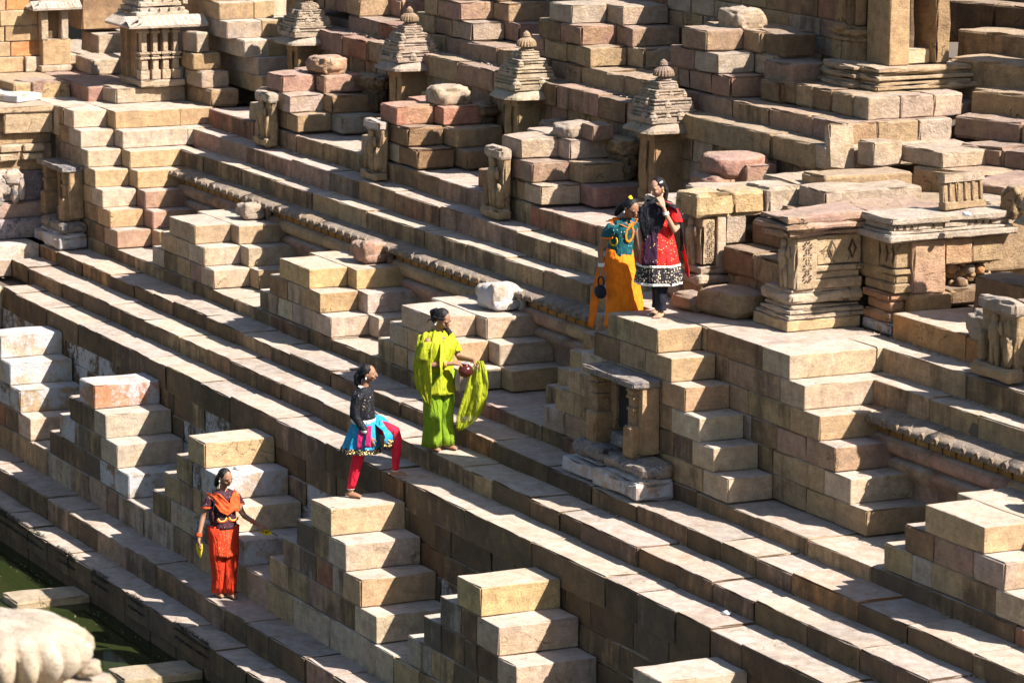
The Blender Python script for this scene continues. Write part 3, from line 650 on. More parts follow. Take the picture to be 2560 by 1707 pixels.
# larger shrine with porch columns
t = thing('porch_shrine', 'larger sunlit shrine with ribbed sloping eave and clustered columns', 'shrine')
c1 = (.50, .42, .32)
stone(t, -15.7, -14.78, 2.62, 3.34, 2.565, 2.68, c1, .1, M_CARVE, .03, .1, .012, .02, name='base')
for (ya, w) in ((2.66, .10), (2.84, .09), (3.0, .09), (3.16, .09)):
    V = []; F = []
    for (z0, z1, o) in ((2.68, 2.82, .02), (2.82, 2.98, 0), (2.98, 3.01, .03), (3.02, 3.05, .01), (3.05, 3.08, .03), (3.08, 3.36, -.008), (3.36, 3.40, .02), (3.40, 3.48, .01)):
        arr_box(V, F, -14.98-o, -14.84+o, ya-o, ya+w+o, z0, z1, .006, .1, .003, .006, 3)
    finish('pillar', V, F, M_CARVE, t, c1, .1)
stone(t, -15.6, -15.02, 2.66, 3.27, 2.68, 3.48, (.26, .17, .10), .5, M_STONE, name='core')
stone(t, -15.6, -15.30, 2.60, 2.72, 2.68, 3.48, (.30, .19, .11), .5, M_STONE, name='corner_post')
V = []; F = []
def eave_slab(V, F, x0, x1, y0, y1, z, drop, out):
    # sloping canopy on the +X and -Y sides, scalloped by ribs
    n = 26
    for (ax, a0, a1) in (('y', y0-out, y1+out), ('x', x0, x1+out)):
        b0 = len(V); m = n if ax == 'y' else 20
        for i in range(m+1):
            t_ = a0+(a1-a0)*i/m; w = .008*math.cos(i*math.pi)
            for (o, dz) in ((0, .0), (.4*out, -.35*drop+w), (out, -drop+w), (out*.97, -drop-.035), (0, -.08)):
                V.append((x1+o, t_, z+dz) if ax == 'y' else (t_, y0-o, z+dz))
        for i in range(m):
            for j in range(4):
                q = (b0+i*5+j, b0+i*5+j+1, b0+(i+1)*5+j+1, b0+(i+1)*5+j); F.append(q if ax == 'y' else q[::-1])
eave_slab(V, F, -15.7, -14.86, 2.62, 3.42, 3.62, .13, .22); finish('eave', V, F, M_CARVE, t, (.50, .45, .39), .1)
for k, (w, z) in enumerate([(.0, 3.60), (.08, 3.74), (.16, 3.88), (.24, 4.0)]):
    V = []; F = []
    arr_box(V, F, -15.7, -14.86-w, 2.60+w, 3.42-w, z, z+.07, .012, .08, .012, .02, 9); arr_box(V, F, -15.7, -14.90-w, 2.64+w, 3.38-w, z+.06, z+.13, .01, .08, .012, .02, 9)
    for i in range(5): arr_box(V, F, -14.95-w, -14.87-w, 2.66+w+i*.155, 2.74+w+i*.155, z+.02, z+.125, .008, .1, .006, .01, 2)
    finish('roof_tier', V, F, M_CARVE, t, (.48, .43, .36), .15)
slab('carved corner fragment on the stacked blocks beside the shrine', -14.85, -14.5, 3.34, 3.58, 3.08, 3.38, PAL['cream'], mat=M_CARVE, rot=.3)
# masonry wall and two more shrines behind the platform
t = thing('block_wall', 'sunlit wall of squared blocks at the top left corner', 'stone wall')
for k in range(8):
    z = 2.56+k*.235
    ys = cuts(-2.5-U(0, .3), 2.62-.12*k, .42, .62)
    for a, b_ in zip(ys, ys[1:]): stone(t, -18.4, -17.6-.02*k+U(-.05, .05), a+.004, b_-.004, z, z+.232, pick(dict(ochre=3, orange=1, tan=2, cream=2)), .05, M_STONE, .012, .2, .006, .012)
slab('long pale block lying left of the upper left shrine', -17.5, -16.7, 2.55, 3.15, 2.565, 2.80, PAL['cream'], stain=.05)
slab('worn carved block in the gap behind the platform', -18.2, -17.4, 2.9, 3.6, 2.8, 3.1, PAL['cream'], mat=M_CARVE, stain=.1)
slab('big brown block in the dark gap at the top left', -19.0, -17.7, 2.75, 3.5, 3.15, 3.8, PAL['brown'], mat=M_STONE)
for (x, y, s, lab) in ((-17.45, .72, 1.1, 'pillared shrine cut by the top left corner'), (-17.5, 2.22, .9, 'small weathered roofed shrine between the wall and the dark gap')):
    t = thing('wall_shrine', lab, 'shrine')
    stone(t, x-.3, x+.12, y-.28*s, y+.28*s, 2.565, 2.66, PAL['cream'], .1, M_CARVE, .02, .1, .01, .02, name='base')
    z0, z1 = (2.66, 3.45) if s > 1 else (3.05, 3.55)
    if s < 1: stone(t, x-.3, x+.05, y-.2, y+.25, 2.66, 3.05, PAL['ochre'], .1, M_STONE, name='base')
    stone(t, x-.4, x-.1, y-.24*s, y+.24*s, z0, z1, PAL['brown'], .5, M_STONE, name='back')
    for d in (-1, 1): stone(t, x-.1, x+.06, y+d*.18*s-.055, y+d*.18*s+.055, z0, z1, PAL['cream'], .1, M_CARVE, .01, .08, .008, .01, name='pillar')
    V = []; F = []; eave_slab(V, F, x-.4, x+.06, y-.28*s, y+.28*s, z1+.10, .10, .14); finish('eave', V, F, M_CARVE, t, PAL['white'], .1)
    for k in range(4):
        V = []; F = []; w = .05*k; arr_box(V, F, x-.4, x+.06-w, y-.28*s+w, y+.28*s-w, z1+.08+k*.11, z1+.18+k*.11, .01, .08, .01, .015, 6); finish('roof_tier', V, F, M_CARVE, t, PAL['white'], .15)

# ---------------------------------------------------------------- parapet and gate of the right bay
ct = (.49, .39, .26)
def rosettes(root, x, y0, y1, z0, z1, n):
    """pierced star pattern: flat dark wedges painted as the shade of cuts on a +X facing panel"""
    V = []; F = []
    for k in range(n):
        cz = z0+(z1-z0)*(k+.5)/n; cy = (y0+y1)/2; R = min((y1-y0)/2, (z1-z0)/n/2)*.98
        for i in range(8):
            a = 2*math.pi*(i+.5)/8; b0 = len(V)
            for (rr, da) in ((R*.35, 0), (R*.95, -.24), (R*1.05, 0), (R*.95, .24)):
                V.append((x+.004, cy+math.cos(a+da)*rr, cz+math.sin(a+da)*rr))
            F.append((b0, b0+1, b0+2, b0+3))
    return finish('star_cut_shade', V, F, M_CUTSHADE, root, PAL['dark'], 0)
def lozenge(root, x, y, z, w, h, face='x', c=PAL['tan']):
    V = []; F = []
    D = lambda dy, dz, dx: (x+dx, y+dy, z+dz) if face == 'x' else (x+dy, y-dx, z+dz)
    V = [D(-w, 0, .003), D(0, h, .003), D(w, 0, .003), D(0, -h, .003), D(0, 0, .03), D(-w*.5, 0, .012), D(0, h*.6, .012), D(w*.5, 0, .012), D(0, -h*.6, .012)]
    o = finish('recess_shade', V[:4], [(0, 1, 2, 3)], M_CUTSHADE, root, c, 0)  # flat dark quad painted as recess shade behind the boss
    V2 = [V[5], V[6], V[7], V[8], V[4]]; finish('diamond_boss', V2, [(0, 1, 4), (1, 2, 4), (2, 3, 4), (3, 0, 4)], M_CARVE, root, c, .1)
t = thing('carved_parapet', 'carved stone parapet on the right bay with pierced star panel and jutting cornice', 'parapet')
stone(t, 3.72, 4.42, 2.53, 3.40, 2.087, 2.20, (.45, .34, .20), .15, M_STONE, .012, .15, .005, .012, name='plinth')
layered('foot_moulding', 3.80, 4.36, 2.61, 3.42, [(2.203, 2.25, .07), (2.25, 2.30, .04), (2.30, 2.34, .0), (2.36, 2.47, .03), (2.47, 2.50, .0)], M_CARVE, t, (.50, .43, .33), .1, .012, .025, .03)
stone(t, 4.08, 4.40, 2.63, 2.88, 2.503, 3.05, ct, .15, M_CARVE, .02, .08, .012, .02, name='corner_panel', mx=9)
rosettes(t, 4.412, 2.67, 2.85, 2.58, 3.01, 4)
figure_relief(t, 4.2, 2.61, 2.52, .5, ct, M_CARVE, 1)
stone(t, 4.08, 4.385, 2.885, 3.41, 2.75, 3.05, ct, .15, M_CARVE, .012, .1, .008, .012, name='side_panel')
layered('side_moulding', 4.08, 4.36, 2.885, 3.41, [(2.503, 2.60, .02), (2.60, 2.68, .0), (2.68, 2.74, .035)], M_CARVE, t, ct, .15)
for yy in (3.06, 3.30): lozenge(t, 4.387, yy, 2.90, .055, .11)
layered('cornice', 3.92, 4.46, 2.50, 3.40, [(3.053, 3.13, .0), (3.13, 3.20, .05), (3.20, 3.285, .03)], M_ROUGH, t, (.40, .27, .22), .1, .02, .04, .03)
# wing B facing the viewer
stone(t, 4.43, 5.02, 3.41, 3.60, 2.087, 2.19, PAL['mauve'], .2, M_WHITE, .015, .1, .008, .02, name='plinth')
layered('foot_moulding', 4.44, 4.92, 3.44, 3.62, [(2.195, 2.30, .03), (2.30, 2.42, .0), (2.42, 2.50, .03)], M_CARVE, t, (.44, .25, .14), .15, .012, .02, .03)
stone(t, 4.42, 4.74, 3.46, 3.66, 2.76, 3.05, PAL['tan'], .35, M_CARVE, name='front_panel'); stone(t, 4.74, 4.97, 3.46, 3.66, 2.76, 3.05, PAL['tan'], .35, M_CARVE, name='front_panel')
layered('front_moulding', 4.42, 4.96, 3.47, 3.66, [(2.503, 2.60, .02), (2.60, 2.69, .0), (2.69, 2.755, .035)], M_CARVE, t, PAL['tan'], .3)
for xx in (4.53, 4.66, 4.80, 4.92): lozenge(t, xx, 3.458, 2.90, .04, .11, 'y', PAL['tan'])
stone(t, 4.72, 5.03, 3.64, 4.02, 2.49, 3.05, (.47, .30, .22), .08, M_ROUGH, .02, .1, .012, .02, name='pink_block', mx=8)
stone(t, 4.72, 5.0, 4.03, 4.36, 2.76, 3.04, (.47, .30, .18), .1, M_ROUGH, .02, .12, name='block'); stone(t, 4.70, 4.98, 4.37, 4.75, 2.76, 3.04, PAL['tan'], .2, M_ROUGH, .02, .12, name='block')
stone(t, 4.62, 5.06, 3.63, 4.10, 2.20, 2.485, (.44, .27, .12), .12, M_ROUGH, .025, .1, .012, .025, name='block'); stone(t, 4.62, 5.0, 4.11, 4.7, 2.34, 2.50, PAL['brown'], .4, M_ROUGH, .025, .1, .012, .025, name='block')
for (x0, x1, y0, y1) in ((4.50, 5.04, 3.38, 3.98), (4.52, 5.02, 3.99, 4.78)):
    layered('cornice', x0, x1, y0, y1, [(3.052, 3.12, .07), (3.12, 3.15, .03), (3.15, 3.22, .0), (3.22, 3.29, .045)], M_CARVE, t, (.47, .42, .35), .15, .01, .02)
    V = []; F = []; yy = y0+.05
    while yy < y1-.05:
        b0 = len(V); V += [(x1+.003, yy-.028, 3.16), (x1+.003, yy+.028, 3.16), (x1+.003, yy, 3.215)]; F.append((b0, b0+1, b0+2)); yy += .085
    finish('tooth_cut_shade', V, F, M_CUTSHADE, t, PAL['dark'], 0)  # flat dark triangles painted as shade between the teeth
# rubble under the cornice
rb = thing('rubble', 'crumbling rubble core exposed beneath the parapet at right', 'rubble')
for i in range(34):
    lump('rubble_stone', (4.78+U(-.1, .12), 4.08+U(0, .62), 2.50+U(0, .24)), (U(.03, .06),)*3, M_ROUGH, rb, pick(W_WALL), .3, .25, 2, sub=2)
# left jamb of the gate
t = thing('carved_parapet', 'buff carved parapet end behind the woman in black with a heavy broken rail', 'parapet')
stone(t, 2.20, 2.68, 2.50, 3.3, 2.087, 2.30, PAL['tan'], .3, M_ROUGH, name='plinth'); layered('foot_moulding', 2.26, 2.62, 2.52, 3.3, [(2.305, 2.40, .07), (2.40, 2.495, .03)], M_CARVE, t, PAL['cream'], .2, .015, .03, .03)
stone(t, 2.30, 2.60, 2.53, 2.70, 2.50, 3.02, ct, .15, M_CARVE, .02, .08, .02, .03, name='corner_panel', mx=9); rosettes(t, 2.612, 2.56, 2.69, 2.54, 2.98, 5)
figure_relief(t, 2.42, 2.50, 2.5, .5, ct, M_CARVE, 1)
stone(t, 2.30, 2.62, 2.705, 2.81, 2.46, 3.02, PAL['cream'], .1, M_STONE, name='post'); stone(t, 2.32, 2.60, 2.82, 3.06, 2.72, 3.02, PAL['cream'], .1, M_ROUGH, name='block')
stone(t, 2.16, 2.64, 2.44, 2.88, 3.025, 3.27, (.52, .40, .22), .05, M_ROUGH, .03, .1, .02, .04, name='rail', mx=9); stone(t, 2.18, 2.63, 2.885, 3.26, 3.025, 3.27, (.52, .38, .20), .05, M_ROUGH, .03, .1, .02, .04, name='rail', mx=9)
stone(t, 2.20, 2.70, 3.27, 3.68, 3.02, 3.30, (.50, .45, .37), .05, M_ROUGH, .03, .1, .012, .03, name='rail', mx=8); stone(t, 2.22, 2.66, 3.70, 3.95, 3.02, 3.24, (.50, .33, .15), .05, M_ROUGH, .03, .1, .012, .03, name='rail')
# gate steps
t = thing('gate_steps', 'worn steps rising between the two carved parapet ends', 'stone steps')
for (yy, z0, z1) in ((2.80, 2.09, 2.44), (2.74, 2.445, 2.72), (3.10, 2.72, 2.97), (3.42, 2.97, 3.10)):
    xs = [2.64, 3.3, 4.07]
    for a, b_ in zip(xs, xs[1:]): stone(t, a+.003, b_-.003, yy+U(0, .01), yy+1.0, z0, z1, pick(dict(tan=2, pink=1, brown=2)), .35, M_ROUGH, .03, .15, .012, .03)
stone(t, 2.6, 4.7, 3.44, 6.2, 2.6, 3.10, PAL['tan'], .1, M_ROUGH, .03, .3, .01, .02, mx=9)
rock('fluted drum base fragment lying in front of the gate steps', (3.28, 2.52, 2.23), (.36, .24, .15), PAL['tan'], M_ROUGH, .10, .25, 'fluted_fragment', 'carved stone', .55, .5)
rock('bulging lower half of the fluted fragment on the walkway', (2.78, 2.34, 2.17), (.26, .16, .09), PAL['mauve'], M_ROUGH, .14, .1, 'base_fragment', 'carved stone', .55, .3)
rock('pale rounded block beside the yellow skirted woman', (2.02, 2.62, 2.24), (.24, .2, .16), PAL['grey'], M_ROUGH, .15, 0, power=.5)

# ---------------------------------------------------------------- slabs and steps behind the parapets
G = 'loose slabs heaped behind the parapets'
for (lab, x0, x1, y0, y1, z0, z1, c, rot, tilt) in [
    ('long pale slab behind the right cornice', 2.75, 3.32, 3.62, 4.80, 3.10, 3.32, 'cream', -.03, 0),
    ('pinkish flat slab between the long slab and the cornice', 3.45, 4.15, 3.65, 4.6, 3.10, 3.22, 'pink', .05, .03),
    ('buff beam with socket holes above the long slab', 2.1, 2.62, 4.02, 5.1, 3.12, 3.36, 'tan', -.02, 0),
    ('short flat slab joined to the left rail', 1.55, 2.2, 3.85, 4.6, 3.1, 3.27, 'cream', .1, .04),
    ('long broken slab behind the left rail', 1.35, 2.05, 3.0, 4.25, 2.98, 3.17, 'cream', -.12, .03),
    ('flat white slab behind the woman in black', .85, 1.6, 2.75, 3.6, 2.82, 3.02, 'white', -.05, 0),
    ('sunlit slab in two halves left of the red stone', .25, 1.0, 3.35, 4.0, 2.72, 2.88, 'cream', .1, 0),
    ('upright block standing beside the tilted slab', 1.72, 2.02, 4.95, 5.35, 3.35, 3.62, 'cream', .1, 0),
    ('split slab lying diagonal on the upper tread', 1.85, 2.6, 5.42, 6.2, 3.38, 3.56, 'cream', .12, .02),
    ('short lit block at the end of the upper tread', 2.0, 2.5, 6.25, 6.7, 3.36, 3.56, 'cream', .1, 0)]:
    slab(lab, x0, x1, y0, y1, z0, z1, PAL[c], rot, tilt, group=G, stain=.05)
slab('tall tilted slab leaning against the upper steps', 1.55, 1.66, 4.62, 4.95, 3.28, 3.78, PAL['cream'], rot=.1, tilt=-.25, tx=-.12, name='leaning_slab', stain=.05)
root = thing('fallen_capital', 'red rounded capital fragment with notch lying on slabs', 'carved stone')
lump('upper_half', (.35, 4.15, 3.22), (.30, .34, .13), M_ROUGH, root, (.40, .24, .19), .1, .12, 1.8, power=.5)
lump('lower_half', (.32, 4.02, 3.02), (.32, .30, .12), M_ROUGH, root, (.36, .20, .15), .2, .12, 1.8, power=.5)
slab('squarish block behind the red capital fragment', .3, .75, 4.1, 4.5, 2.9, 3.25, PAL['pink'])
base = structure('rubble_bank', 'earth and stone bank under the loose slabs')
stone(base, -.2, 2.3, 3.1, 6.3, 2.3, 2.80, PAL['brown'], .4, M_ROUGH, .03, .3, .03, .03, mx=9); stone(base, 1.2, 4.6, 4.0, 7.2, 2.3, 3.11, PAL['tan'], .2, M_ROUGH, .03, .3, .03, .03, mx=9)
# terraces beyond, turned a little
def ledge_rot(name, label, x, y, ang, L_, zt, zb, depth, w, st):
    root = structure(name, label); n = cuts(0, L_, .6, 1.3)
    M0 = Matrix.Translation((x, y, 0)) @ Matrix.Rotation(ang, 4, 'Z')
    for a, b_ in zip(n, n[1:]):
        V, F = box_arrays(a+.004, b_-.004, U(-.01, .01), depth, zb, zt+U(-.01, .005), .03, .2, .012, .03, U(0, 9), 6)
        V = [tuple(M0 @ Vector(v)) for v in V]; mesh_from('stone', V, F, M_ROUGH, root, False, pick(w), U(*st))
ang = math.radians(17)
for (lab, x, y_, L_, zt, h, w_, st) in [
    ('rough terrace step right of the loose slabs', 2.25, 5.32, 4.2, 3.38, .33, dict(tan=2, pink=1, brown=1), (.2, .5)),
    ('second rough terrace step at the right', 2.2, 5.95, 5, 3.58, .22, dict(tan=2, pink=2, mauve=1), (.2, .5)),
    ('third rough terrace step at the right', 1.50, 6.32, 6, 3.80, .25, dict(tan=2, pink=1, mauve=1), (.2, .5)),
    ('fourth rough terrace step at the right', 1.40, 6.62, 7, 4.07, .29, dict(tan=2, pink=1, ochre=1), (.2, .5)),
    ('fifth rough terrace step at the right beside the big shrine', .6, 6.82, 3.0, 4.34, .6, dict(tan=2, brown=1), (.3, .5)),
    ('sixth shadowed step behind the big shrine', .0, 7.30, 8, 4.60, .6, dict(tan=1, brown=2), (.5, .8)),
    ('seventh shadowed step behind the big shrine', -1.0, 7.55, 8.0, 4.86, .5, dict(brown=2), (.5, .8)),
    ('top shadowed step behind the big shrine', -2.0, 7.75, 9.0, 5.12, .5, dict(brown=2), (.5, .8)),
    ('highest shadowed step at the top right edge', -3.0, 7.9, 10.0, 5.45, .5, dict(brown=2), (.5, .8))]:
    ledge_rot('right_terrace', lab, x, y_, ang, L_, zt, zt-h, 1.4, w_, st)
w = thing('corner_pillar', 'tall shadowed carved pillar at the top right corner', 'pillar')
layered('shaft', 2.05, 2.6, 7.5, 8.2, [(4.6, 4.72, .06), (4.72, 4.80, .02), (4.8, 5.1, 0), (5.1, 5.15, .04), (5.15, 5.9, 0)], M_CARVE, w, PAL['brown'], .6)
lump('carved_scroll', (2.12, 7.45, 4.95), (.08, .08, .22), M_CARVE, w, PAL['brown'], .6, .4, 4)
# platform of the big shrine (a) with dressed blocks, and U2 corner blocks
pf = structure('shrine_platform', 'dressed stone platform under the big shrine')
for (x0, x1, y0, y1, z0, z1, lo) in ((-.75, 1.42, 5.26, 6.5, 3.775, 4.03, .5), (.2, 1.55, 4.92, 6.3, 3.50, 3.772, .6)):
    xs = cuts(x0, x1-.35, .35, .6)
    for a, b_ in zip(xs, xs[1:]): stone(pf, a+.003, b_-.003, y0+U(0, .01), y0+.8, z0, z1, pick(dict(tan=2, pink=1, ochre=1, brown=1)), .3, M_ROUGH, .025, .12, .01, .03)
    ys = cuts(y0, y1, .3, .7)
    for a, b_ in zip(ys, ys[1:]): stone(pf, x1-.35, x1, a+.003, b_-.003, z0, z1, pick(dict(cream=2, ochre=1, tan=1)), .1, M_ROUGH, .02, .12, .01, .02)
    stone(pf, x0, x1-.36, y0+.8, y1, z0, z1-.003, PAL['tan'], .1, M_ROUGH, mx=8)
stone(pf, -.6, 1.62, 4.60, 6.1, 3.28, 3.54, PAL['cream'], .1, M_ROUGH, .02, .3, .01, .02, mx=9)
# big shrine
t = thing('big_shrine', 'big shrine with moulded plinth and dark doorway at the top right', 'shrine')
layered('plinth', -.22, .90, 5.72, 6.86, [(4.035, 4.09, .10), (4.09, 4.13, .05), (4.14, 4.20, .08), (4.20, 4.225, .02), (4.23, 4.29, .06)], M_CARVE, t, (.44, .34, .22), .2, .012, .03, .02)
layered('plinth_projection', -.05, .55, 5.60, 5.80, [(4.035, 4.09, .06), (4.09, 4.13, .02), (4.14, 4.20, .05), (4.20, 4.225, .0), (4.23, 4.285, .04)], M_CARVE, t, (.40, .30, .20), .3, .012, .03, .02)
c1 = (.33, .23, .13)
stone(t, .30, .80, 5.90, 6.17, 4.292, 5.35, c1, .35, M_STONE, .015, .3, name='corner_pier', mx=9); stone(t, .30, .80, 6.52, 6.70, 4.292, 5.35, c1, .3, M_ROUGH, .02, .15, .02, .04, name='door_jamb', mx=9)
stone(t, .46, .68, 6.17, 6.52, 4.292, 4.46, (.48, .39, .26), .1, M_STONE, name='threshold'); stone(t, -.3, .05, 6.0, 6.8, 4.292, 5.3, (.12, .08, .05), .5, M_STONE, name='dark_inner_wall')  # inner wall coloured dark for the shade inside the doorway
stone(t, -.3, .8, 5.9, 6.7, 5.3, 5.4, c1, .4, M_STONE, name='unseen_roof_slab')  # out of view, added to keep the doorway interior dark
stone(t, -.35, .10, 6.0, 6.8, 4.3, 5.3, (.10, .07, .05), .6, M_STONE, name='dark_inner_wall')  # second wall, interior shade put into its dark colour
stone(t, .36, .50, 6.28, 6.36, 4.46, 5.3, (.20, .13, .07), .3, M_CARVE, name='inner_jamb')
for i, xx in enumerate((-.24, -.08, .07, .20)):
    V = []; F = []
    for (z0, z1, o) in ((4.292, 4.52, .012), (4.52, 4.57, .035), (4.57, 4.60, .01), (4.60, 4.66, .04), (4.66, 4.70, .015), (4.70, 5.05, -.012), (5.05, 5.10, .03), (5.10, 5.16, .05), (5.16, 5.34, 0)):
        arr_box(V, F, xx-.055-o, xx+.055+o, 5.80-(.04 if i in (1, 2) else 0)-o, 5.95+o, z0, z1, .01, .1, .008, .012, 3)
    finish('pilaster', V, F, M_CARVE, t, c1, .4)
lump('figure', (.0, 5.74, 4.88), (.06, .05, .17), M_CARVE, t, c1, .4, .3, 3); lump('figure_base', (.02, 5.72, 4.68), (.09, .06, .05), M_CARVE, t, c1, .4, .3, 3, sub=3)
# carved tablet and rounded slab on the right parapet
t = thing('carved_tablet', 'tilted carved tablet with small pilasters standing on the parapet', 'carved stone')
Mt = Matrix.Translation((4.83, 4.12, 3.30)) @ Matrix.Rotation(.12, 4, 'Z') @ Matrix.Rotation(-.12, 4, 'Y')
for nm, (x0, x1, y0, y1, z0, z1), c in [('tablet', (-.08, .0, 0, .52, 0, .36), PAL['tan']), ('top_band', (-.08, .035, -.01, .53, .27, .37), PAL['cream']), ('foot_band', (-.08, .03, -.01, .53, 0, .08), PAL['tan'])] + [('pilaster', (-.02, .025, .06+.1*i, .10+.1*i, .08, .27), PAL['tan']) for i in range(5)]:
    V = []; F = []; arr_box(V, F, x0, x1, y0, y1, z0, z1, .008, .06, .006, .01, 9, Mt); finish(nm, V, F, M_CARVE, t, c, .2)
slab('grey rounded slab lying on the parapet beside the tablet', 4.15, 4.6, 4.7, 5.3, 3.11, 3.32, PAL['grey'], rot=.3)
slab('reddish end block on the terrace behind the tablet', 3.6, 4.3, 5.05, 5.6, 3.1, 3.42, PAL['pink'], rot=.25)
rock('stone block standing at the end of the parapet by the right edge', (5.02, 4.95, 3.36), (.16, .2, .17), PAL['tan'], power=.5)

# ---------------------------------------------------------------- water, submerged blocks, foreground finial
M_WATER, nt, b = newmat('green_water'); L = nt.links.new
b.inputs['Base Color'].default_value = (.012, .022, .004, 1); b.inputs['Roughness'].default_value = .05; b.inputs['IOR'].default_value = 1.33
wv = N(nt, 'ShaderNodeTexNoise', Scale=3.0, Detail=3.0); bn = N(nt, 'ShaderNodeBump'); bn.inputs['Strength'].default_value = .08; bn.inputs['Distance'].default_value = .03
L(wv.outputs[0], bn.inputs['Height']); L(bn.outputs[0], b.inputs['Normal'])
nw = N(nt, 'ShaderNodeTexNoise', Scale=.9, Detail=4.0); L(mixc(nt, nw.outputs[0], (.007, .010, .003, 1), (.022, .030, .008, 1)), b.inputs['Base Color'])
wo = mesh_from('water', [(-40, -30, WATER), (40, -30, WATER), (40, -1.62, WATER), (-40, -1.62, WATER)], [(0, 1, 2, 3)], M_WATER); wo['kind'] = 'structure'
G = 'drowned stair tops standing out of the water'
for (x, lab) in ((-5.66, 'flat stair top rising from the water below the left steps'), (-1.86, 'flat stair top in the water at the bottom left, near the pale lobed finial'), (-9.5, 'flat stair top in the water at the far left')):
    root = thing('drowned_stair', lab, 'stone block', (0, 0, 0), G)
    stone(root, x, x+.56, -2.60, yL1+.02, WATER-.3, -2.41, (.42, .36, .24), .3, M_ROUGH, .02, .12, .01, .025, name='top_stone')
    stone(root, x-.4, x+.96, -2.58, yL1+.03, WATER-.8, WATER-.02, (.2, .2, .1), .3, M_ROUGH, name='lower_stone')
tf = thing('lobed_finial', 'large pale lobed stone finial out of focus in the near bottom left corner', 'stone finial')
fx, fy, fz = 16.30, -9.64, 3.06
V = []; F = []; n = 12; seg = 160
prof = [(.50*math.sin(a), .0+.22*math.cos(a)) for a in [math.radians(8+14*i) for i in range(n)]]
b0 = 0
for j in range(seg):
    a = 2*math.pi*j/seg
    for (r_, z) in prof:
        k = min(1, max(0, (.165-z)/.10)); rib = abs(math.cos(a*9.5))**.7
        rr = r_*(1+k*(.26*rib-.20)); q = noise.noise((math.cos(a)*3, math.sin(a)*3, z*5))*.014
        V.append((fx+math.cos(a)*(rr+q), fy+math.sin(a)*(rr+q), fz+z+q))
for j in range(seg):
    k = (j+1) % seg
    for i in range(n-1): F.append((j*n+i, k*n+i, k*n+i+1, j*n+i+1)[::-1])
F.append(tuple(j*n for j in range(seg)))
finish('lobed_disc', V, F, M_CARVE, tf, (.60, .55, .45), .0, True)
V = []; F = []
arr_lathe(V, F, fx, fy, [(.58, fz-.33), (.66, fz-.27), (.62, fz-.22), (.40, fz-.17), (.30, fz-.1)], 40, 12, .05)
for k in range(7): arr_lathe(V, F, fx, fy, [(.35+.16*k, fz-.32-.45*(k+1)), (.42+.16*k, fz-.55-.45*k), (.36+.16*k, fz-.40-.45*k), (.30+.15*k, fz-.30-.45*k)], 40, 12, .05, .5)
arr_lathe(V, F, fx, fy, [(1.7, -3.5), (1.7, -.9), (1.5, -.7)], 40, 8, .04, .8)
finish('spire', V, F, M_CARVE, tf, (.50, .43, .32), .2)
lump('broken_tip', (16.50, -9.20, 2.95), (.07, .08, .05), M_CARVE, tf, (.52, .46, .35), .05, .15, 2, rot=-.3)

# litter on the steps
M_LITTER, nt, b = newmat('paper_scrap'); b.inputs['Base Color'].default_value = (.6, .62, .66, 1)
for i, (x, y, z, lab) in enumerate([(5.33, 4.06, 3.32, 'crumpled pale plastic scrap wedged at the foot of the carved tablet'), (-.35, 1.15, zT3, 'small white paper scrap on the step beside the woman in green'), (7.1, .38, 0.002, 'white paper scrap on the lowest sunlit terrace step'),
                                    (5.1, 2.1, zF1-H, 'tiny white scrap on the shaded tread beside the frieze'), (-3.0, -.55, -.53, 'tiny white scrap on the stair behind the woman in orange')]):
    o = lump('litter', (x, y, z+.015), (.05, .035, .02), M_LITTER, None, (1, 1, 1), 0, .5, 4, sub=2); tag(o, lab, 'litter')

# loose grit, moss and dry weeds
M_MOSS, nt, b = newmat('dark_moss'); b.inputs['Base Color'].default_value = (.012, .020, .010, 1); b.inputs['Roughness'].default_value = 1
M_WEED, nt, b = newmat('dry_weed'); b.inputs['Base Color'].default_value = (.20, .17, .07, 1); b.inputs['Roughness'].default_value = 1
def grit(name, rows, n, smin, smax, mat, col):
    V = []; F = []
    for _ in range(n):
        x0, x1, y0, z, w = rows[int(U(0, len(rows)))]; x = U(x0, x1)
        y = y0-abs(rnd.gauss(0, w)); s = U(smin, smax)**1; a = U(0, 6.28)
        if noise.noise((x*1.3, y0, 0)) < -.05: continue
        b0 = len(V)
        for k in range(4): V.append((x+math.cos(a+k*1.57)*s*U(.6, 1.2), y+math.sin(a+k*1.57)*s*U(.6, 1.2), z))
        V.append((x+s*U(-.2, .2), y, z+s*U(.4, .9)))
        F += [(b0, b0+1, b0+4), (b0+1, b0+2, b0+4), (b0+2, b0+3, b0+4), (b0+3, b0, b0+4)]
    o = mesh_from(name, V, F, mat, None, False, col, .1); o['kind'] = 'stuff'; o['label'] = 'scum and leaf litter floating by the basin wall' if 'float' in name else 'loose grit and crumbs of mortar along the feet of the steps'; return o
rows = [(-28, 6, yL3, zL2, .05), (-13, 12, yT2, zT1, .03), (-13, 12, yT3, zT2, .035), (-13, 12, yT4, zT3, .03), (-13, 12, yW2-.1, zT4, .10), (-13, 2, yF2, zF1, .03), (-13, 12, yF3, zF2, .04), (-13, 2, yU1, zF3, .15), (-12, 1, yU2, zU1, .06), (5.8, 12, yF2, zF1, .03)]
grit('grit', rows, 9000, .005, .016, M_ROUGH, (.42, .36, .28)); grit('grit', rows[7:9]+rows[6:7], 1200, .012, .035, M_ROUGH, (.36, .27, .20))
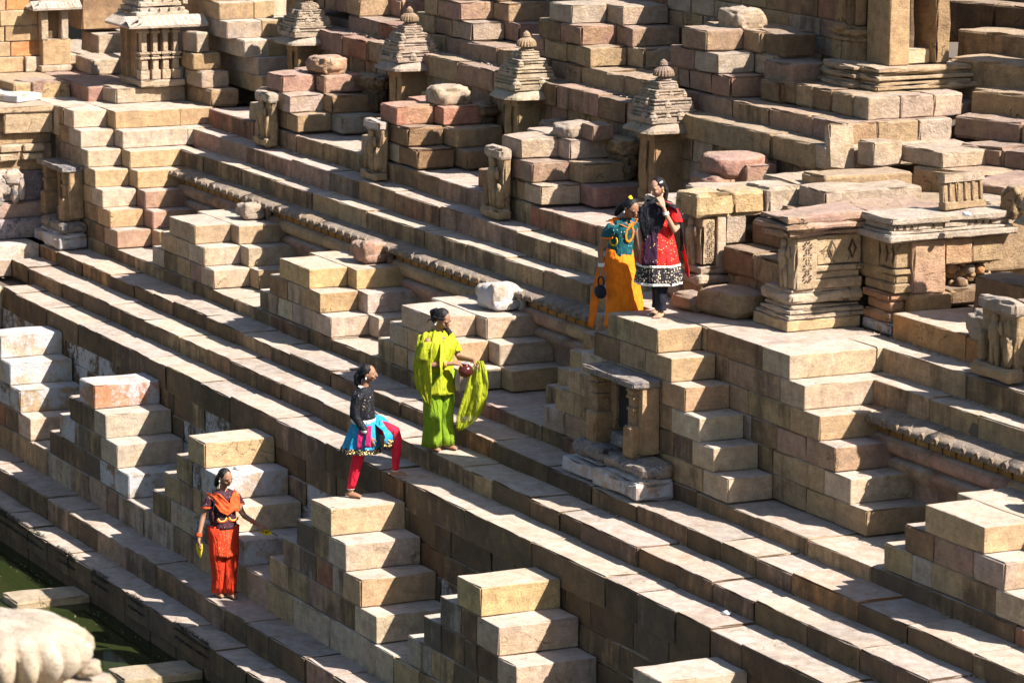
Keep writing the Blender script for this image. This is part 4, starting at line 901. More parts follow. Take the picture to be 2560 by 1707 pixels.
def tufts(name, rows, n, h, mat, lab, spread):
    V = []; F = []
    for _ in range(n):
        x0, x1, y0, z = rows[int(U(0, len(rows)))]; x = U(x0, x1); y = y0+U(-spread, spread)
        if noise.noise((x*.9, y0*3, 1)) < 0: continue
        for k in range(3):
            b0 = len(V); a = U(0, 6.28); hh = h*U(.4, 1.2); w = .004
            V += [(x-w, y, z), (x+w, y, z), (x+math.cos(a)*hh*.7, y+math.sin(a)*hh*.7, z+hh*U(.3, 1))]; F.append((b0, b0+1, b0+2))
    o = mesh_from(name, V, F, mat, None); o['kind'] = 'stuff'; o['label'] = lab
tufts('moss', [(-26, 3, yL1+.0, zL1+.005), (-26, 3, yL1-.012, zL1-.05), (-26, 3, yL1-.012, zL1-.15)], 16000, .05, M_MOSS, 'dark moss hanging along the wet edge above the water', .02)
grit('floating_debris', [(-28, 4, -1.75, WATER+.002, .35), (-28, 4, -1.72, WATER+.002, .08)], 700, .004, .014, M_WEED, (.3, .28, .12))
tufts('dry_weeds', [(-26, 6, yL3-.01, zL2), (-13, 12, yT2-.01, zT1), (-13, 12, yT3-.01, zT2), (-13, 12, yT4-.01, zT3), (-13, 12, yF3-.01, zF2), (-12, 1.2, yU1-.15, zF3), (-12, 1.2, yU2-.04, zU1), (-12, 1.4, 6.05, zU2), (-14, -11, 4.3, zF3)], 2200, .09, M_WEED, 'dry weeds between the upper stones', .06)

# ---------------------------------------------------------------- people
def plainmat(name, col, rough=.75, sub=0.0, trans=0.0, fold=1.0, var=.22):
    m, nt, b = newmat(name); L = nt.links.new
    b.inputs['Roughness'].default_value = rough; b.inputs['Specular IOR Level'].default_value = .25
    tc = N(nt, 'ShaderNodeNewGeometry'); nz = N(nt, 'ShaderNodeTexNoise', Scale=14.0, Detail=4.0); L(tc.outputs['Position'], nz.inputs['Vector'])
    c2 = tuple(x*(1-var*2) for x in col)
    c1 = tuple(min(1, x*(1+var)) for x in col)
    L(mixc(nt, nz.outputs[0], (*c2, 1), (*c1, 1)), b.inputs['Base Color'])
    n2 = N(nt, 'ShaderNodeTexNoise', Scale=70.0, Detail=2.0); L(tc.outputs['Position'], n2.inputs['Vector'])
    bn = N(nt, 'ShaderNodeBump'); bn.inputs['Strength'].default_value = .25; bn.inputs['Distance'].default_value = .004; 
    mp = N(nt, 'ShaderNodeVectorMath', operation='MULTIPLY'); L(tc.outputs['Position'], mp.inputs[0]); mp.inputs[1].default_value = (1, 1, .35)
    n3 = N(nt, 'ShaderNodeTexNoise', Scale=17.0, Detail=3.0, Distortion=1.2); L(mp.outputs[0], n3.inputs['Vector'])
    if fold: bn.inputs['Strength'].default_value = .9; bn.inputs['Distance'].default_value = .03; L(math_(nt, 'ADD', math_(nt, 'MULTIPLY', n2.outputs[0], .08), math_(nt, 'MULTIPLY', n3.outputs[0], fold)), bn.inputs['Height'])
    else: L(n2.outputs[0], bn.inputs['Height'])
    L(bn.outputs[0], b.inputs['Normal'])
    return m, nt, b
def spotted(name, base, spots, scale=60, thr=.28, rough=.7, metal=0.3):
    m, nt, b = plainmat(name, base, rough); L = nt.links.new
    src = b.inputs['Base Color'].links[0].from_socket
    geo = N(nt, 'ShaderNodeNewGeometry'); cur = src
    for i, (col, sc, th) in enumerate(spots):
        v = N(nt, 'ShaderNodeTexVoronoi', Scale=sc); L(geo.outputs['Position'], v.inputs['Vector'])
        cur = mixc(nt, maprange(nt, v.outputs['Distance'], th*1.15, th*.85), cur, (*col, 1))
    L(cur, b.inputs['Base Color']); return m
SK, _, _b = plainmat('skin', (.25, .125, .07), .55, fold=0, var=.06); SKF, _, _b = plainmat('fair_skin', (.36, .195, .12), .55, fold=0, var=.06)
HAIR, _, hb = plainmat('black_hair', (.008, .006, .005), .6); hb.inputs['Specular IOR Level'].default_value = .25
LIP, _, _b = plainmat('lips', (.25, .06, .05), .5, fold=0); EYEW, _, _b = plainmat('eye_white', (.6, .56, .52), .3, fold=0); EYEB, _, _b = plainmat('eye_dark', (.01, .006, .005), .2, fold=0)
GOLD, _, gb = plainmat('gold_trim', (.75, .45, .10), .4, fold=0); GOLD2, _, gb = plainmat('silver_bangle', (.7, .65, .6), .35, fold=0)
M_LIME = spotted('lime_green_cloth', (.31, .33, .006), [((.62, .66, .20), 30, .10)])
M_LIME2, nt, b = plainmat('sheer_green_scarf', (.42, .46, .015), .7); b.inputs['Alpha'].default_value = .75; b.inputs['Transmission Weight'].default_value = 0.0
M_GREEN, _, _b = plainmat('leaf_green_cloth', (.17, .27, .008), .8)
M_RED = spotted('vermilion_cloth', (.62, .055, .012), [((.9, .45, .30), 42, .16)]); M_RED2, _, _b = plainmat('vermilion_trousers', (.55, .035, .008), .8); M_ORSC, _, _b = plainmat('orange_red_scarf', (.75, .09, .018), .8)
M_MAROON = spotted('dark_maroon_cloth', (.045, .010, .018), [((.7, .5, .4), 30, .10)])
M_BLACKK = spotted('black_knit', (.006, .006, .009), [((.5, .4, .35), 45, .12)]); M_BLACK, _, _b = plainmat('black_cloth', (.010, .010, .018), .7)
M_BLKSC = spotted('black_spangled_scarf', (.006, .005, .009), [((.4, .4, .4), 38, .07)])
M_BLUE = spotted('turquoise_cloth', (.015, .25, .42), [((.6, .5, .15), 22, .10)]); M_PINKP, _, _b = plainmat('magenta_panel', (.42, .012, .10), .8); M_LEG, _, _b = plainmat('crimson_leggings', (.62, .010, .035), .75)
M_TEAL = spotted('teal_cloth', (.004, .075, .085), [((.6, .75, .6), 26, .12)]); M_SAF, _, _b = plainmat('saffron_skirt', (.92, .20, .004), .8); M_SAF2, _, _b = plainmat('orange_scarf', (.75, .17, .01), .8)
M_REDK = spotted('scarlet_cloth', (.60, .012, .008), [((.8, .45, .12), 36, .18)]); M_REDS, _, _b = plainmat('scarlet_plain', (.62, .010, .008), .8)
M_PURP = spotted('plum_brocade', (.03, .006, .022), [((.55, .30, .12), 26, .17), ((.7, .5, .1), 9, .12)])
M_WHT, _, _b = plainmat('white_trim', (.75, .70, .60), .7); M_YEL, _, _b = plainmat('yellow_leaf', (.75, .50, .01), .6)
M_STRIPE, nt, b = plainmat('striped_trim', (.5, .3, .1)); g_ = N(nt, 'ShaderNodeNewGeometry'); w_ = N(nt, 'ShaderNodeTexVoronoi', Scale=48.0); nt.links.new(g_.outputs['Position'], w_.inputs['Vector'])
nt.links.new(mixc(nt, maprange(nt, w_.outputs['Distance'], .32, .42), (.8, .55, .22, 1), (.02, .012, .01, 1)), b.inputs['Base Color'])
M_CHECK, nt, b = plainmat('checked_brocade', (.5, .4, .2)); g_ = N(nt, 'ShaderNodeNewGeometry'); w_ = N(nt, 'ShaderNodeTexVoronoi', Scale=44.0); w_.distance = 'MANHATTAN'; nt.links.new(g_.outputs['Position'], w_.inputs['Vector'])
nt.links.new(mixc(nt, maprange(nt, w_.outputs['Distance'], .40, .55), (.62, .52, .34, 1), (.02, .014, .02, 1)), b.inputs['Base Color'])

class Person:
    def __init__(s, label, loc, heading, skin, height=1.55):
        s.o = Vector(loc); s.a = heading; s.M = Matrix.Translation(loc) @ Matrix.Rotation(heading, 4, 'Z'); s.k = height/1.55
        s.V = []; s.F = []; s.skin = skin; s.label = label; s.kids = []
    def P(s, p): return Vector((-p[0]*s.k, p[1]*s.k, p[2]*s.k))    # local: x towards the person's left, y forward, z up
    def limb(s, pts, seg=10, V=None, F=None):
        """pts: (x,y,z,r) -> closed tapered tube"""
        V = s.V if V is None else V; F = s.F if F is None else F
        Q = [(s.P(p[:3]), p[3]*s.k) for p in pts]
        out = []
        for i, (p, r) in enumerate(Q):
            d = (Q[min(i+1, len(Q)-1)][0]-Q[max(i-1, 0)][0]).normalized(); out.append((p, r, d))
        p, r, d = out[0]; out = [(p-d*r*.7, r*.55, d)]+out; p, r, d = out[-1]; out.append((p+d*r*.7, r*.55, d))
        n0 = len(V); ref = Vector((1, .1, .2))
        for p, r, d in out:
            a = (ref-d*ref.dot(d)).normalized(); b = d.cross(a)
            for i in range(seg):
                t = 2*math.pi*i/seg; V.append(p+a*math.cos(t)*r+b*math.sin(t)*r)
        m = len(out)
        for j in range(m-1):
            for i in range(seg): F.append((n0+j*seg+i, n0+j*seg+(i+1) % seg, n0+(j+1)*seg+(i+1) % seg, n0+(j+1)*seg+i))
        F.append(tuple(n0+i for i in range(seg))[::-1]); F.append(tuple(n0+(m-1)*seg+i for i in range(seg)))
    def ell(s, c, r, Mr=None, V=None, F=None, seg=14, rings=9):
        V = s.V if V is None else V; F = s.F if F is None else F; n0 = len(V); c = s.P(c)
        Mr = Mr or Matrix.Identity(3)
        for j in range(rings+1):
            ph = math.pi*j/rings
            for i in range(seg):
                t = 2*math.pi*i/seg; q = Vector((math.sin(ph)*math.cos(t)*r[0], math.sin(ph)*math.sin(t)*r[1], math.cos(ph)*r[2]))*s.k
                q = Mr @ q; V.append(c+Vector((-q.x, q.y, q.z)))
        for j in range(rings):
            for i in range(seg): F.append((n0+j*seg+i, n0+(j+1)*seg+i, n0+(j+1)*seg+(i+1) % seg, n0+j*seg+(i+1) % seg))
    def head(s, c, yaw, pitch, roll=0.0):
        """c: head centre; yaw turn (left +), pitch down +"""
        s.hc = Vector(c); Mr = Matrix.Rotation(yaw, 3, 'Z') @ Matrix.Rotation(-pitch, 3, 'X') @ Matrix.Rotation(roll, 3, 'Y'); s.hm = Mr
        s.hp = lambda x, y, z: tuple(Vector(c)+Mr @ Vector((x, y, z)))
        s.ell(c, (.072, .088, .098), Mr); s.ell(s.hp(0, .024, -.038), (.052, .058, .056), Mr); s.ell(s.hp(0, .054, -.072), (.024, .020, .019), Mr)
        s.ell(s.hp(0, .094, -.012), (.011, .018, .024), Mr); s.ell(s.hp(0, .105, -.024), (.014, .013, .010), Mr)   # nose
        for e in (-1, 1):
            s.ell(s.hp(e*.035, .062, -.028), (.022, .022, .020), Mr); s.ell(s.hp(e*.028, .074, .018), (.024, .014, .008), Mr); s.ell(s.hp(e*.074, -.008, -.010), (.009, .017, .027), Mr)
        s.ell(s.hp(0, .082, -.050), (.020, .012, .009), Mr)
    def hand(s, wrist, dirv, palmn, curl=.5, side=1, sc=1.0):
        """palm and five fingers; dirv wrist->fingers, palmn: palm normal (towards which the fingers curl)"""
        w = Vector(wrist); d = Vector(dirv).normalized(); n = Vector(palmn); n = (n-d*n.dot(d)).normalized(); a = d.cross(n)*side
        q = lambda u, v, t: tuple(w+d*u*sc+a*v*sc+n*t*sc)
        for v in (-.022, 0, .022): s.limb([(*q(.0, v*.6, 0), .016), (*q(.04, v, 0), .0155), (*q(.078, v*1.15, .002), .012)], 8)
        for i, (v, L_) in enumerate(((-.033, .060), (-.012, .072), (.010, .068), (.031, .052))):
            p = [(*q(.075, v*.95, 0), .0105)]; ang = 0; u, t = .078, .0
            for seg_ in (.42, .33, .25):
                ang += curl*.75; u += math.cos(ang)*L_*seg_; t += math.sin(ang)*L_*seg_; p.append((*q(u, v*1.05, t), .0095-.0012*len(p)))
            s.limb(p, 7)
        s.limb([(*q(.018, -.026, .004), .014), (*q(.045, -.050, .016), .0115), (*q(.068, -.056, .028), .0095), (*q(.085, -.052, .036), .008)], 7)
    def foot(s, ankle, toe_dir, sc=1.0):
        a = Vector(ankle); d = Vector((toe_dir[0], toe_dir[1], 0)).normalized(); r = Vector((d.y, -d.x, 0))
        g = lambda u, v, z: tuple(a+d*u*sc+r*v*sc+Vector((0, 0, z-a.z)) if False else (a.x+d.x*u*sc+r.x*v*sc, a.y+d.y*u*sc+r.y*v*sc, s.fz+z))
        s.limb([(*g(-.05, 0, .028), .026), (*g(0, 0, .035), .030), (*g(.06, 0, .030), .028), (*g(.115, .0, .020), .019)], 9)
        s.limb([(*g(-.01, .012, .03), .026), (*g(.06, .022, .022), .022), (*g(.12, .026, .015), .015)], 8); s.limb([(*g(-.01, -.012, .03), .026), (*g(.06, -.020, .022), .022), (*g(.12, -.026, .016), .015)], 8)
        for i, v in enumerate((-.034, -.016, .0, .015, .029)): s.limb([(*g(.115, v, .014), .010), (*g(.155-.008*abs(i-.5), v*1.1, .010), .0085-.0006*i)], 6)
    def body(s, voxel=.0075):
        me = bpy.data.meshes.new('person'); me.from_pydata([tuple(v) for v in s.V], [], s.F); me.update()
        bm = bmesh.new(); bm.from_mesh(me); bmesh.ops.recalc_face_normals(bm, faces=bm.faces); bm.to_mesh(me); bm.free()
        me.materials.append(s.skin)
        o = bpy.data.objects.new('person', me); COL.objects.link(o); o.matrix_world = s.M; s.obj = o
        m = o.modifiers.new('skin_surface', 'REMESH'); m.mode = 'VOXEL'; m.voxel_size = voxel; m.use_smooth_shade = True
        m = o.modifiers.new('soften', 'SMOOTH'); m.factor = .5; m.iterations = 2
        tag(o, s.label, 'person'); return o
    def part(s, name, V, F, mat, smooth=True, solid=0.0):
        o = mesh_from(name, V, F, mat, None, smooth); o.parent = s.obj
        if solid: m = o.modifiers.new('thickness', 'SOLIDIFY'); m.thickness = solid; m.offset = -1
        return o
    def gem(s, name, mat, *ells):
        V = []; F = []
        for c, r in ells: s.ell(c, r, s.hm, V, F, 10, 6)
        return s.part(name, V, F, mat)
    def tube(s, name, rings, mat, folds=9, fd=.04, seg=48, cap=(False, False), grow=True, solid=.004, ph=0.0, twist=0.0, wob=.012):
        """garment: rings (x,y,z,rx,ry[,rot]) with pleats growing towards the end"""
        V = []; F = []; n = len(rings)
        # subdivide rings
        R = []
        for i in range(n-1):
            for t in (0, .34, .67): R.append([rings[i][j]*(1-t)+rings[i+1][j]*t if len(rings[i]) > j else 0 for j in range(5)])
        R.append(list(rings[-1][:5])); m = len(R)
        for j, (x, y, z, rx, ry) in enumerate(R):
            g_ = (j/(m-1)) if grow else 1
            for i in range(seg):
                a = 2*math.pi*i/seg
                am = .55+1.3*abs(noise.noise((math.cos(a)*1.3, math.sin(a)*1.3, ph*3+j*.12)))
                f = 1+fd*g_*am*(math.cos(folds*a+ph+twist*j+1.5*noise.noise((a, ph, j*.1)))+.5*math.cos(round(folds*1.7+1)*a+ph*2))
                q = noise.noise((math.cos(a)*1.8+ph, math.sin(a)*1.8, z*5+ph))*wob
                V.append(s.P((x+math.cos(a)*(rx*f+q), y+math.sin(a)*(ry*f+q), z+noise.noise((math.cos(a)*2, math.sin(a)*2, ph+5))*wob*.8*(j == m-1))))
        for j in range(m-1):
            for i in range(seg): F.append((j*seg+i, (j+1)*seg+i, (j+1)*seg+(i+1) % seg, j*seg+(i+1) % seg))
        return s.part(name, V, F, mat, True, solid)
    def strip(s, name, path, mat, nw=9, solid=.002, ruffle=.010, fr=5.0):
        """cloth band: path of (centre xyz, half-width vector xyz)"""
        V = []; F = []; P_ = []
        for i in range(len(path)-1):
            for t in (0, .25, .5, .75):
                P_.append([[path[i][k][j]*(1-t)+path[i+1][k][j]*t for j in range(3)] for k in (0, 1)])
        P_.append([list(path[-1][0]), list(path[-1][1])])
        for i, (c, w) in enumerate(P_):
            c = Vector(c); w = Vector(w); d = Vector(P_[min(i+1, len(P_)-1)][0])-Vector(P_[max(0, i-1)][0]); nn = w.cross(d)
            nn = nn.normalized() if nn.length > 1e-6 else Vector((0, 0, 1))
            for j in range(nw):
                t = -1+2*j/(nw-1); rf = (noise.noise((j*.62, i*.13, fr+w.x*9))*2.2+noise.noise((j*1.3, i*.3, fr))*.8)*ruffle
                V.append(s.P(c+w*t+nn*rf))
        for i in range(len(P_)-1):
            for j in range(nw-1): F.append((i*nw+j, i*nw+j+1, (i+1)*nw+j+1, (i+1)*nw+j))
        return s.part(name, V, F, mat, True, solid)
    def face(s, eyes_closed=False):
        for e in (-1, 1):
            c = s.hp(e*.030, .079, .004)
            if not eyes_closed: s.gem('eye', EYEW, (c, (.013, .007, .006))); s.gem('pupil', EYEB, (s.hp(e*.030, .085, .003), (.006, .004, .0055)))
            else: s.gem('eyelash', EYEB, (s.hp(e*.030, .082, -.002), (.013, .005, .003)))
            s.gem('eyebrow', HAIR, (s.hp(e*.031, .084, .026), (.017, .004, .003)))
        s.gem('lips', LIP, (s.hp(0, .091, -.049), (.017, .006, .004)), (s.hp(0, .090, -.057), (.014, .006, .004)))
    def ring(s, name, c, axis, r, t, mat, n=1, gap=.012):
        V = []; F = []; ax = Vector(axis).normalized(); a = ax.orthogonal().normalized(); b = ax.cross(a); c = Vector(c)
        for k in range(n):
            n0 = len(V); cc_ = c+ax*gap*k
            for i in range(18):
                t1 = 2*math.pi*i/18; d = a*math.cos(t1)+b*math.sin(t1)
                for j in range(6):
                    t2 = 2*math.pi*j/6; V.append(s.P(cc_+d*(r+math.cos(t2)*t)+ax*math.sin(t2)*t))
            for i in range(18):
                for j in range(6): F.append((n0+i*6+j, n0+((i+1) % 18)*6+j, n0+((i+1) % 18)*6+(j+1) % 6, n0+i*6+(j+1) % 6))
        return s.part(name, V, F, mat)
    def hair(s, strands=(), bun=None, extra=()):
        V = []; F = []
        # cap: ellipsoid pushed back so the face stays free
        s.ell(s.hp(0, -.022, .014), (.080, .086, .094), s.hm, V, F, 18, 12)
        for st in strands: s.limb([tuple(p) for p in st], 8, V, F)
        if bun: s.ell(bun[0], bun[1], s.hm, V, F)
        o = s.part('hair', V, F, HAIR); return o
# heading: rotates local +Y (forward) to world. World direction towards the camera is (.90,-.435), image right is (.435,.90)
TOCAM = math.atan2(-.435, .90)-math.pi/2; RIGHT = math.atan2(.90, .435)-math.pi/2
def hd(deg): return TOCAM+math.radians(deg)     # deg>0 turns towards image right
# ---- woman in lime green with a water pot
w = Person('person in lime green tunic and trousers holding a shiny dark pot and gathering her scarf', (.12, .60, zT2+.004), hd(52), SK, 1.60); w.fz = 0
# skeleton, local x right, y forward
w.limb([(.0, .0, .80, .125), (0, .0, .92, .118), (0, -.01, 1.02, .105), (0, -.01, 1.13, .115), (0, -.015, 1.22, .105), (0, -.01, 1.28, .06)], 16)
w.limb([(0, -.01, 1.24, .052), (0, .012, 1.33, .046), (0, .03, 1.38, .046)], 12)
w.head((0, .055, 1.425), -.25, .62)
for e, (hx, kx, fx_, fy_) in ((-1, (-.085, -.08, -.08, -.02)), (1, (.085, .08, .085, .06))):
    w.limb([(hx, .0, .80, .085), (kx, .02, .46, .055), (kx, .0, .30, .05), (fx_, fy_-.02, .08, .034)]); w.foot((fx_, fy_-.02, .05), (.12*e, 1), 1)
w.limb([(-.16, -.01, 1.20, .045), (-.20, -.03, 1.00, .040), (-.20, .02, .94, .037), (-.10, .19, .965, .027), (-.045, .25, .97, .022)])
w.hand((-.045, .25, .97), (.65, .75, -.1), (.2, -.2, -1), .75, 1, .9)
w.limb([(.16, -.01, 1.20, .045), (.215, .08, 1.04, .038), (.21, .12, .98, .035), (.16, .32, .985, .026), (.15, .37, .985, .021)])
w.hand((.15, .37, .985), (.05, .9, -.45), (-.3, .0, -1), .8, -1, .9)
w.body(); w.face(True)
w.hair([[(*w.hp(0, -.095, .03), .035), (*w.hp(.02, -.125, -.02), .042), (*w.hp(.06, -.09, -.09), .038), (.10, .02, 1.30, .036), (.125, .085, 1.22, .034), (.125, .10, 1.15, .026), (.12, .105, 1.09, .012)],
        [(*w.hp(-.07, .045, .045), .012), (*w.hp(-.082, .0, .01), .014), (*w.hp(-.07, -.06, -.02), .02)], [(*w.hp(-.07, -.05, -.04), .01), (*w.hp(-.05, -.10, -.09), .007), (*w.hp(-.03, -.1, -.14), .004)]])
w.gem('earring', GOLD2, (w.hp(-.082, -.004, -.045), (.010, .010, .014)), (w.hp(-.084, -.004, -.068), (.012, .012, .012)))
w.ring('necklace', (0, -.002, 1.275), (0, .25, 1), .062, .004, GOLD)
w.tube('trousers', [(-.075, .0, .86, .13, .13), (-.085, .0, .60, .098, .105), (-.085, -.01, .30, .088, .095), (-.085, -.03, .045, .098, .100)], M_GREEN, 7, .055, ph=.4)
w.tube('trousers', [(.075, .0, .86, .13, .13), (.085, .02, .60, .095, .105), (.085, .02, .30, .088, .098), (.085, .03, .045, .096, .105)], M_GREEN, 7, .055, ph=1.7)
w.tube('tunic', [(0, -.01, 1.285, .075, .06), (0, -.012, 1.25, .145, .085), (0, -.01, 1.16, .178, .115), (0, .0, 1.0, .165, .125), (0, .0, .86, .178, .145), (0, .0, .70, .19, .165), (0, .0, .62, .20, .175)], M_LIME, 8, .04, ph=.8)
for e, pts in ((-1, [(-.155, -.01, 1.20, .078, .075), (-.195, -.025, 1.10, .08, .075), (-.205, -.03, 1.00, .088, .08)]), (1, [(.155, -.01, 1.20, .075, .075), (.195, .04, 1.12, .074, .07), (.21, .07, 1.05, .076, .07)])):
    w.tube('sleeve', pts, M_LIME, 6, .05, 24)
w.strip('scarf', [((-.02, -.07, 1.29), (.08, .02, .03)), ((-.15, -.03, 1.265), (.05, .08, .0)), ((-.225, -.01, 1.12), (.01, .10, -.01)), ((-.24, -.02, .92), (.02, .11, .0)), ((-.235, -.02, .76), (.02, .11, -.02)), ((-.225, -.01, .62), (.02, .08, -.05)), ((-.21, .03, .53), (.01, .03, -.03))], M_LIME, 13, .003, .014)
w.strip('scarf_drape', [((.02, .10, 1.22), (.11, .0, .05)), ((.0, .155, 1.10), (.15, .0, .05)), ((-.05, .155, .98), (.14, -.02, .03)), ((-.11, .14, .87), (.10, -.05, .02)), ((-.18, .06, .76), (.04, -.08, .0))], M_LIME, 13, .003, .012)
w.strip('scarf_end', [((.15, .44, .99), (.03, .03, 0)), ((.15, .44, .90), (.055, .06, -.01)), ((.15, .42, .74), (.08, .08, 0)), ((.14, .38, .56), (.09, .10, 0)), ((.13, .31, .38), (.08, .10, .0)), ((.12, .25, .26), (.04, .07, .02)), ((.12, .22, .22), (.01, .03, .02))], M_LIME2, 15, .001, .022, 4)
w.ring('bangle', (-.105, .18, .963), (.5, .8, .05), .034, .006, GOLD, 2)
# brass pot in her hands
pot = thing('water_pot', 'shiny dark red metal pot held by the woman in green', 'pot')
pc = w.M @ w.P((.055, .33, .885)); pot.location = pc
V = []; F = []; arr_lathe(V, F, 0, 0, [(.02, -.078), (.055, -.07), (.085, -.035), (.092, 0), (.082, .04), (.055, .066), (.038, .075), (.048, .095), (.045, .098), (.030, .076)], 28)
M_POT, _, pb = plainmat('dark_copper', (.14, .035, .028), .22, fold=0); pb.inputs['Metallic'].default_value = .6
o = finish('pot_body', V, F, M_POT, pot, (1, 1, 1), 0, True); V = []; F = []
arr_lathe(V, F, 0, 0, [(.050, .09), (.054, .096), (.050, .102), (.046, .096), (.050, .09)], 28); finish('rim', V, F, GOLD2, pot, (1, 1, 1), 0, True)
pot.scale = (.92,)*3

# ---- girl in blue dress stepping up
g = Person('person in black cardigan, blue dress and crimson leggings stepping up onto the terrace', (.12, -.36, -.229+.004), hd(72), SK, 1.50); g.fz = 0
g.limb([(.0, .06, .80, .105), (0, .06, .92, .10), (0, .06, 1.02, .09), (0, .07, 1.13, .10), (0, .07, 1.21, .09), (0, .075, 1.27, .05)], 16)
g.limb([(0, .075, 1.24, .045), (0, .09, 1.33, .040), (0, .10, 1.38, .04)], 12); g.head((0, .12, 1.425), -.12, .08)
g.limb([(-.07, .05, .80, .075), (-.07, .03, .46, .05), (-.07, -.02, .30, .045), (-.075, -.07, .07, .030)]); g.foot((-.075, -.07, .05), (-.05, 1), .95)
g.fz = .241/g.k
g.limb([(.075, .08, .80, .078), (.09, .40, .76, .058), (.09, .42, .62, .052), (.09, .41, .42, .040), (.09, .41, .28, .030)]); g.foot((.09, .41, .27), (.05, 1), .95)
g.limb([(-.145, .06, 1.18, .040), (-.19, .02, .98, .034), (-.19, .05, .92, .031), (-.165, .17, .76, .024), (-.16, .19, .72, .020)]); g.hand((-.16, .19, .72), (.0, .35, -1), (1, .0, .1), .35, 1, .9)
g.limb([(.145, .06, 1.18, .040), (.20, .02, 1.0, .034), (.20, .06, .94, .031), (.14, .20, .86, .024)]); g.hand((.14, .20, .86), (-.3, .6, -.6), (-.6, .0, -.2), .6, -1, .85)
g.body(); g.face()
g.hair([[(*g.hp(0, -.09, -.01), .05), (*g.hp(-.01, -.115, -.06), .052), (*g.hp(-.02, -.11, -.12), .042), (*g.hp(-.02, -.085, -.17), .022)], [(*g.hp(-.055, .03, .06), .014), (*g.hp(-.078, .0, .02), .016), (*g.hp(-.06, -.07, -.02), .02)]])
g.gem('earring', GOLD2, (g.hp(-.082, -.004, -.05), (.011, .011, .018)))
g.tube('leggings', [(-.07, .05, .80, .088, .088), (-.07, .035, .50, .063, .066), (-.07, -.02, .30, .056, .058), (-.075, -.065, .10, .040, .042)], M_LEG, 3, .02, 24, grow=False, wob=.004)
V = []; F = []; g.limb([(.075, .08, .80, .092), (.088, .30, .785, .075), (.09, .405, .755, .067), (.09, .43, .66, .060), (.09, .42, .48, .050), (.09, .41, .31, .037)], 20, V, F); g.part('leggings', V, F, M_LEG)
for c in ((-.075, -.066, .095), (.09, .41, .305)): g.ring('anklet', c, (0, 0, 1), .040, .005, GOLD2)
g.tube('dress', [(0, .06, 1.05, .13, .10), (0, .06, .92, .135, .115), (-.01, .07, .82, .155, .150), (-.02, .06, .72, .178, .185), (-.035, .05, .62, .188, .205), (-.045, .04, .57, .192, .210)], M_BLUE, 9, .06, ph=.3)
g.tube('dress_hem', [(-.045, .04, .585, .195, .212), (-.047, .04, .55, .200, .217), (-.05, .04, .525, .204, .221)], M_STRIPE, 9, .07, ph=.3, grow=False)
g.strip('lifted_skirt', [((.08, .12, .90), (.10, 0, .02)), ((.07, .24, .87), (.12, .0, .01)), ((.04, .34, .80), (.15, .01, .0)), ((.0, .39, .72), (.15, .02, -.02)), ((-.02, .39, .64), (.15, .02, -.03))], M_BLUE, 13, .003, .014)
g.strip('lifted_hem', [((-.01, .40, .68), (.155, .02, -.02)), ((-.02, .40, .64), (.158, .02, -.03)), ((-.03, .38, .59), (.155, .02, -.04))], M_STRIPE, 13, .005, .012)
for yy, zz in ((.20, .74), (.10, .72)): g.strip('magenta_panel', [((-.175, yy, zz+.12), (.01, .022, 0)), ((-.215, yy, zz), (.01, .028, 0)), ((-.235, yy, zz-.12), (.01, .030, 0))], M_PINKP, 5, .004, .003)
g.tube('cardigan', [(0, .068, 1.27, .070, .058), (0, .065, 1.235, .135, .085), (0, .062, 1.15, .150, .112), (0, .06, 1.0, .148, .118), (0, .06, .90, .155, .130)], M_BLACKK, 5, .02, ph=.5)
g.tube('cardigan_hem', [(0, .06, .905, .156, .132), (0, .06, .885, .160, .136), (0, .06, .86, .154, .130)], M_WHT, 5, .02, ph=.5, grow=False)
g.tube('sleeve', [(-.085, .065, 1.235, .055, .06), (-.14, .06, 1.20, .072, .070), (-.185, .03, 1.05, .055, .055), (-.198, .03, .95, .055, .055), (-.185, .10, .86, .048, .046), (-.172, .145, .80, .044, .040)], M_BLACKK, 4, .03, 24)
g.tube('sleeve_cuff', [(-.173, .142, .805, .047, .044), (-.168, .155, .775, .047, .044)], M_WHT, 3, .01, 24); g.tube('sleeve', [(.085, .065, 1.235, .055, .06), (.14, .06, 1.20, .072, .070), (.19, .03, 1.05, .055, .055), (.205, .05, .94, .055, .055), (.17, .14, .89, .046, .044)], M_BLACKK, 4, .03, 24)
for i in range(4): g.strip('knit_stripe', [((-.165, .10, 1.15-.035*i), (.0, .045, 0)), ((-.166, .10, 1.138-.035*i), (.0, .045, 0))], M_STRIPE, 5, .003, .001)
g.strip('collar', [((-.075, .03, 1.29), (.012, .0, .01)), ((-.07, .12, 1.24), (.012, .0, .012)), ((-.05, .165, 1.16), (.012, 0, .01))], M_WHT, 5, .004, .001)
g.ring('wristwatch', (-.164, .18, .745), (.0, .4, -1), .027, .006, GOLD)

# ---- woman in orange
q = Person('person in orange scarf, dark embroidered top and vermilion trousers walking barefoot by the water', (-2.02, -1.12, zL2+.006), hd(28), SK, 1.52); q.fz = 0
q.limb([(.0, .0, .80, .115), (0, .0, .92, .108), (0, .0, 1.02, .098), (0, .0, 1.13, .108), (0, .0, 1.21, .10), (0, .005, 1.27, .055)], 16)
q.limb([(0, .005, 1.25, .046), (0, .02, 1.33, .042), (0, .03, 1.38, .042)], 12); q.head((0.01, .05, 1.425), -.30, .35)
for e, (fx_, fy_) in ((-1, (-.06, -.04)), (1, (.05, .07))):
    q.limb([(e*.08, .0, .80, .08), (e*.07, .03, .46, .052), (fx_, fy_-.01, .28, .046), (fx_, fy_-.03, .07, .032)]); q.foot((fx_, fy_-.03, .05), (.2, 1), 1)
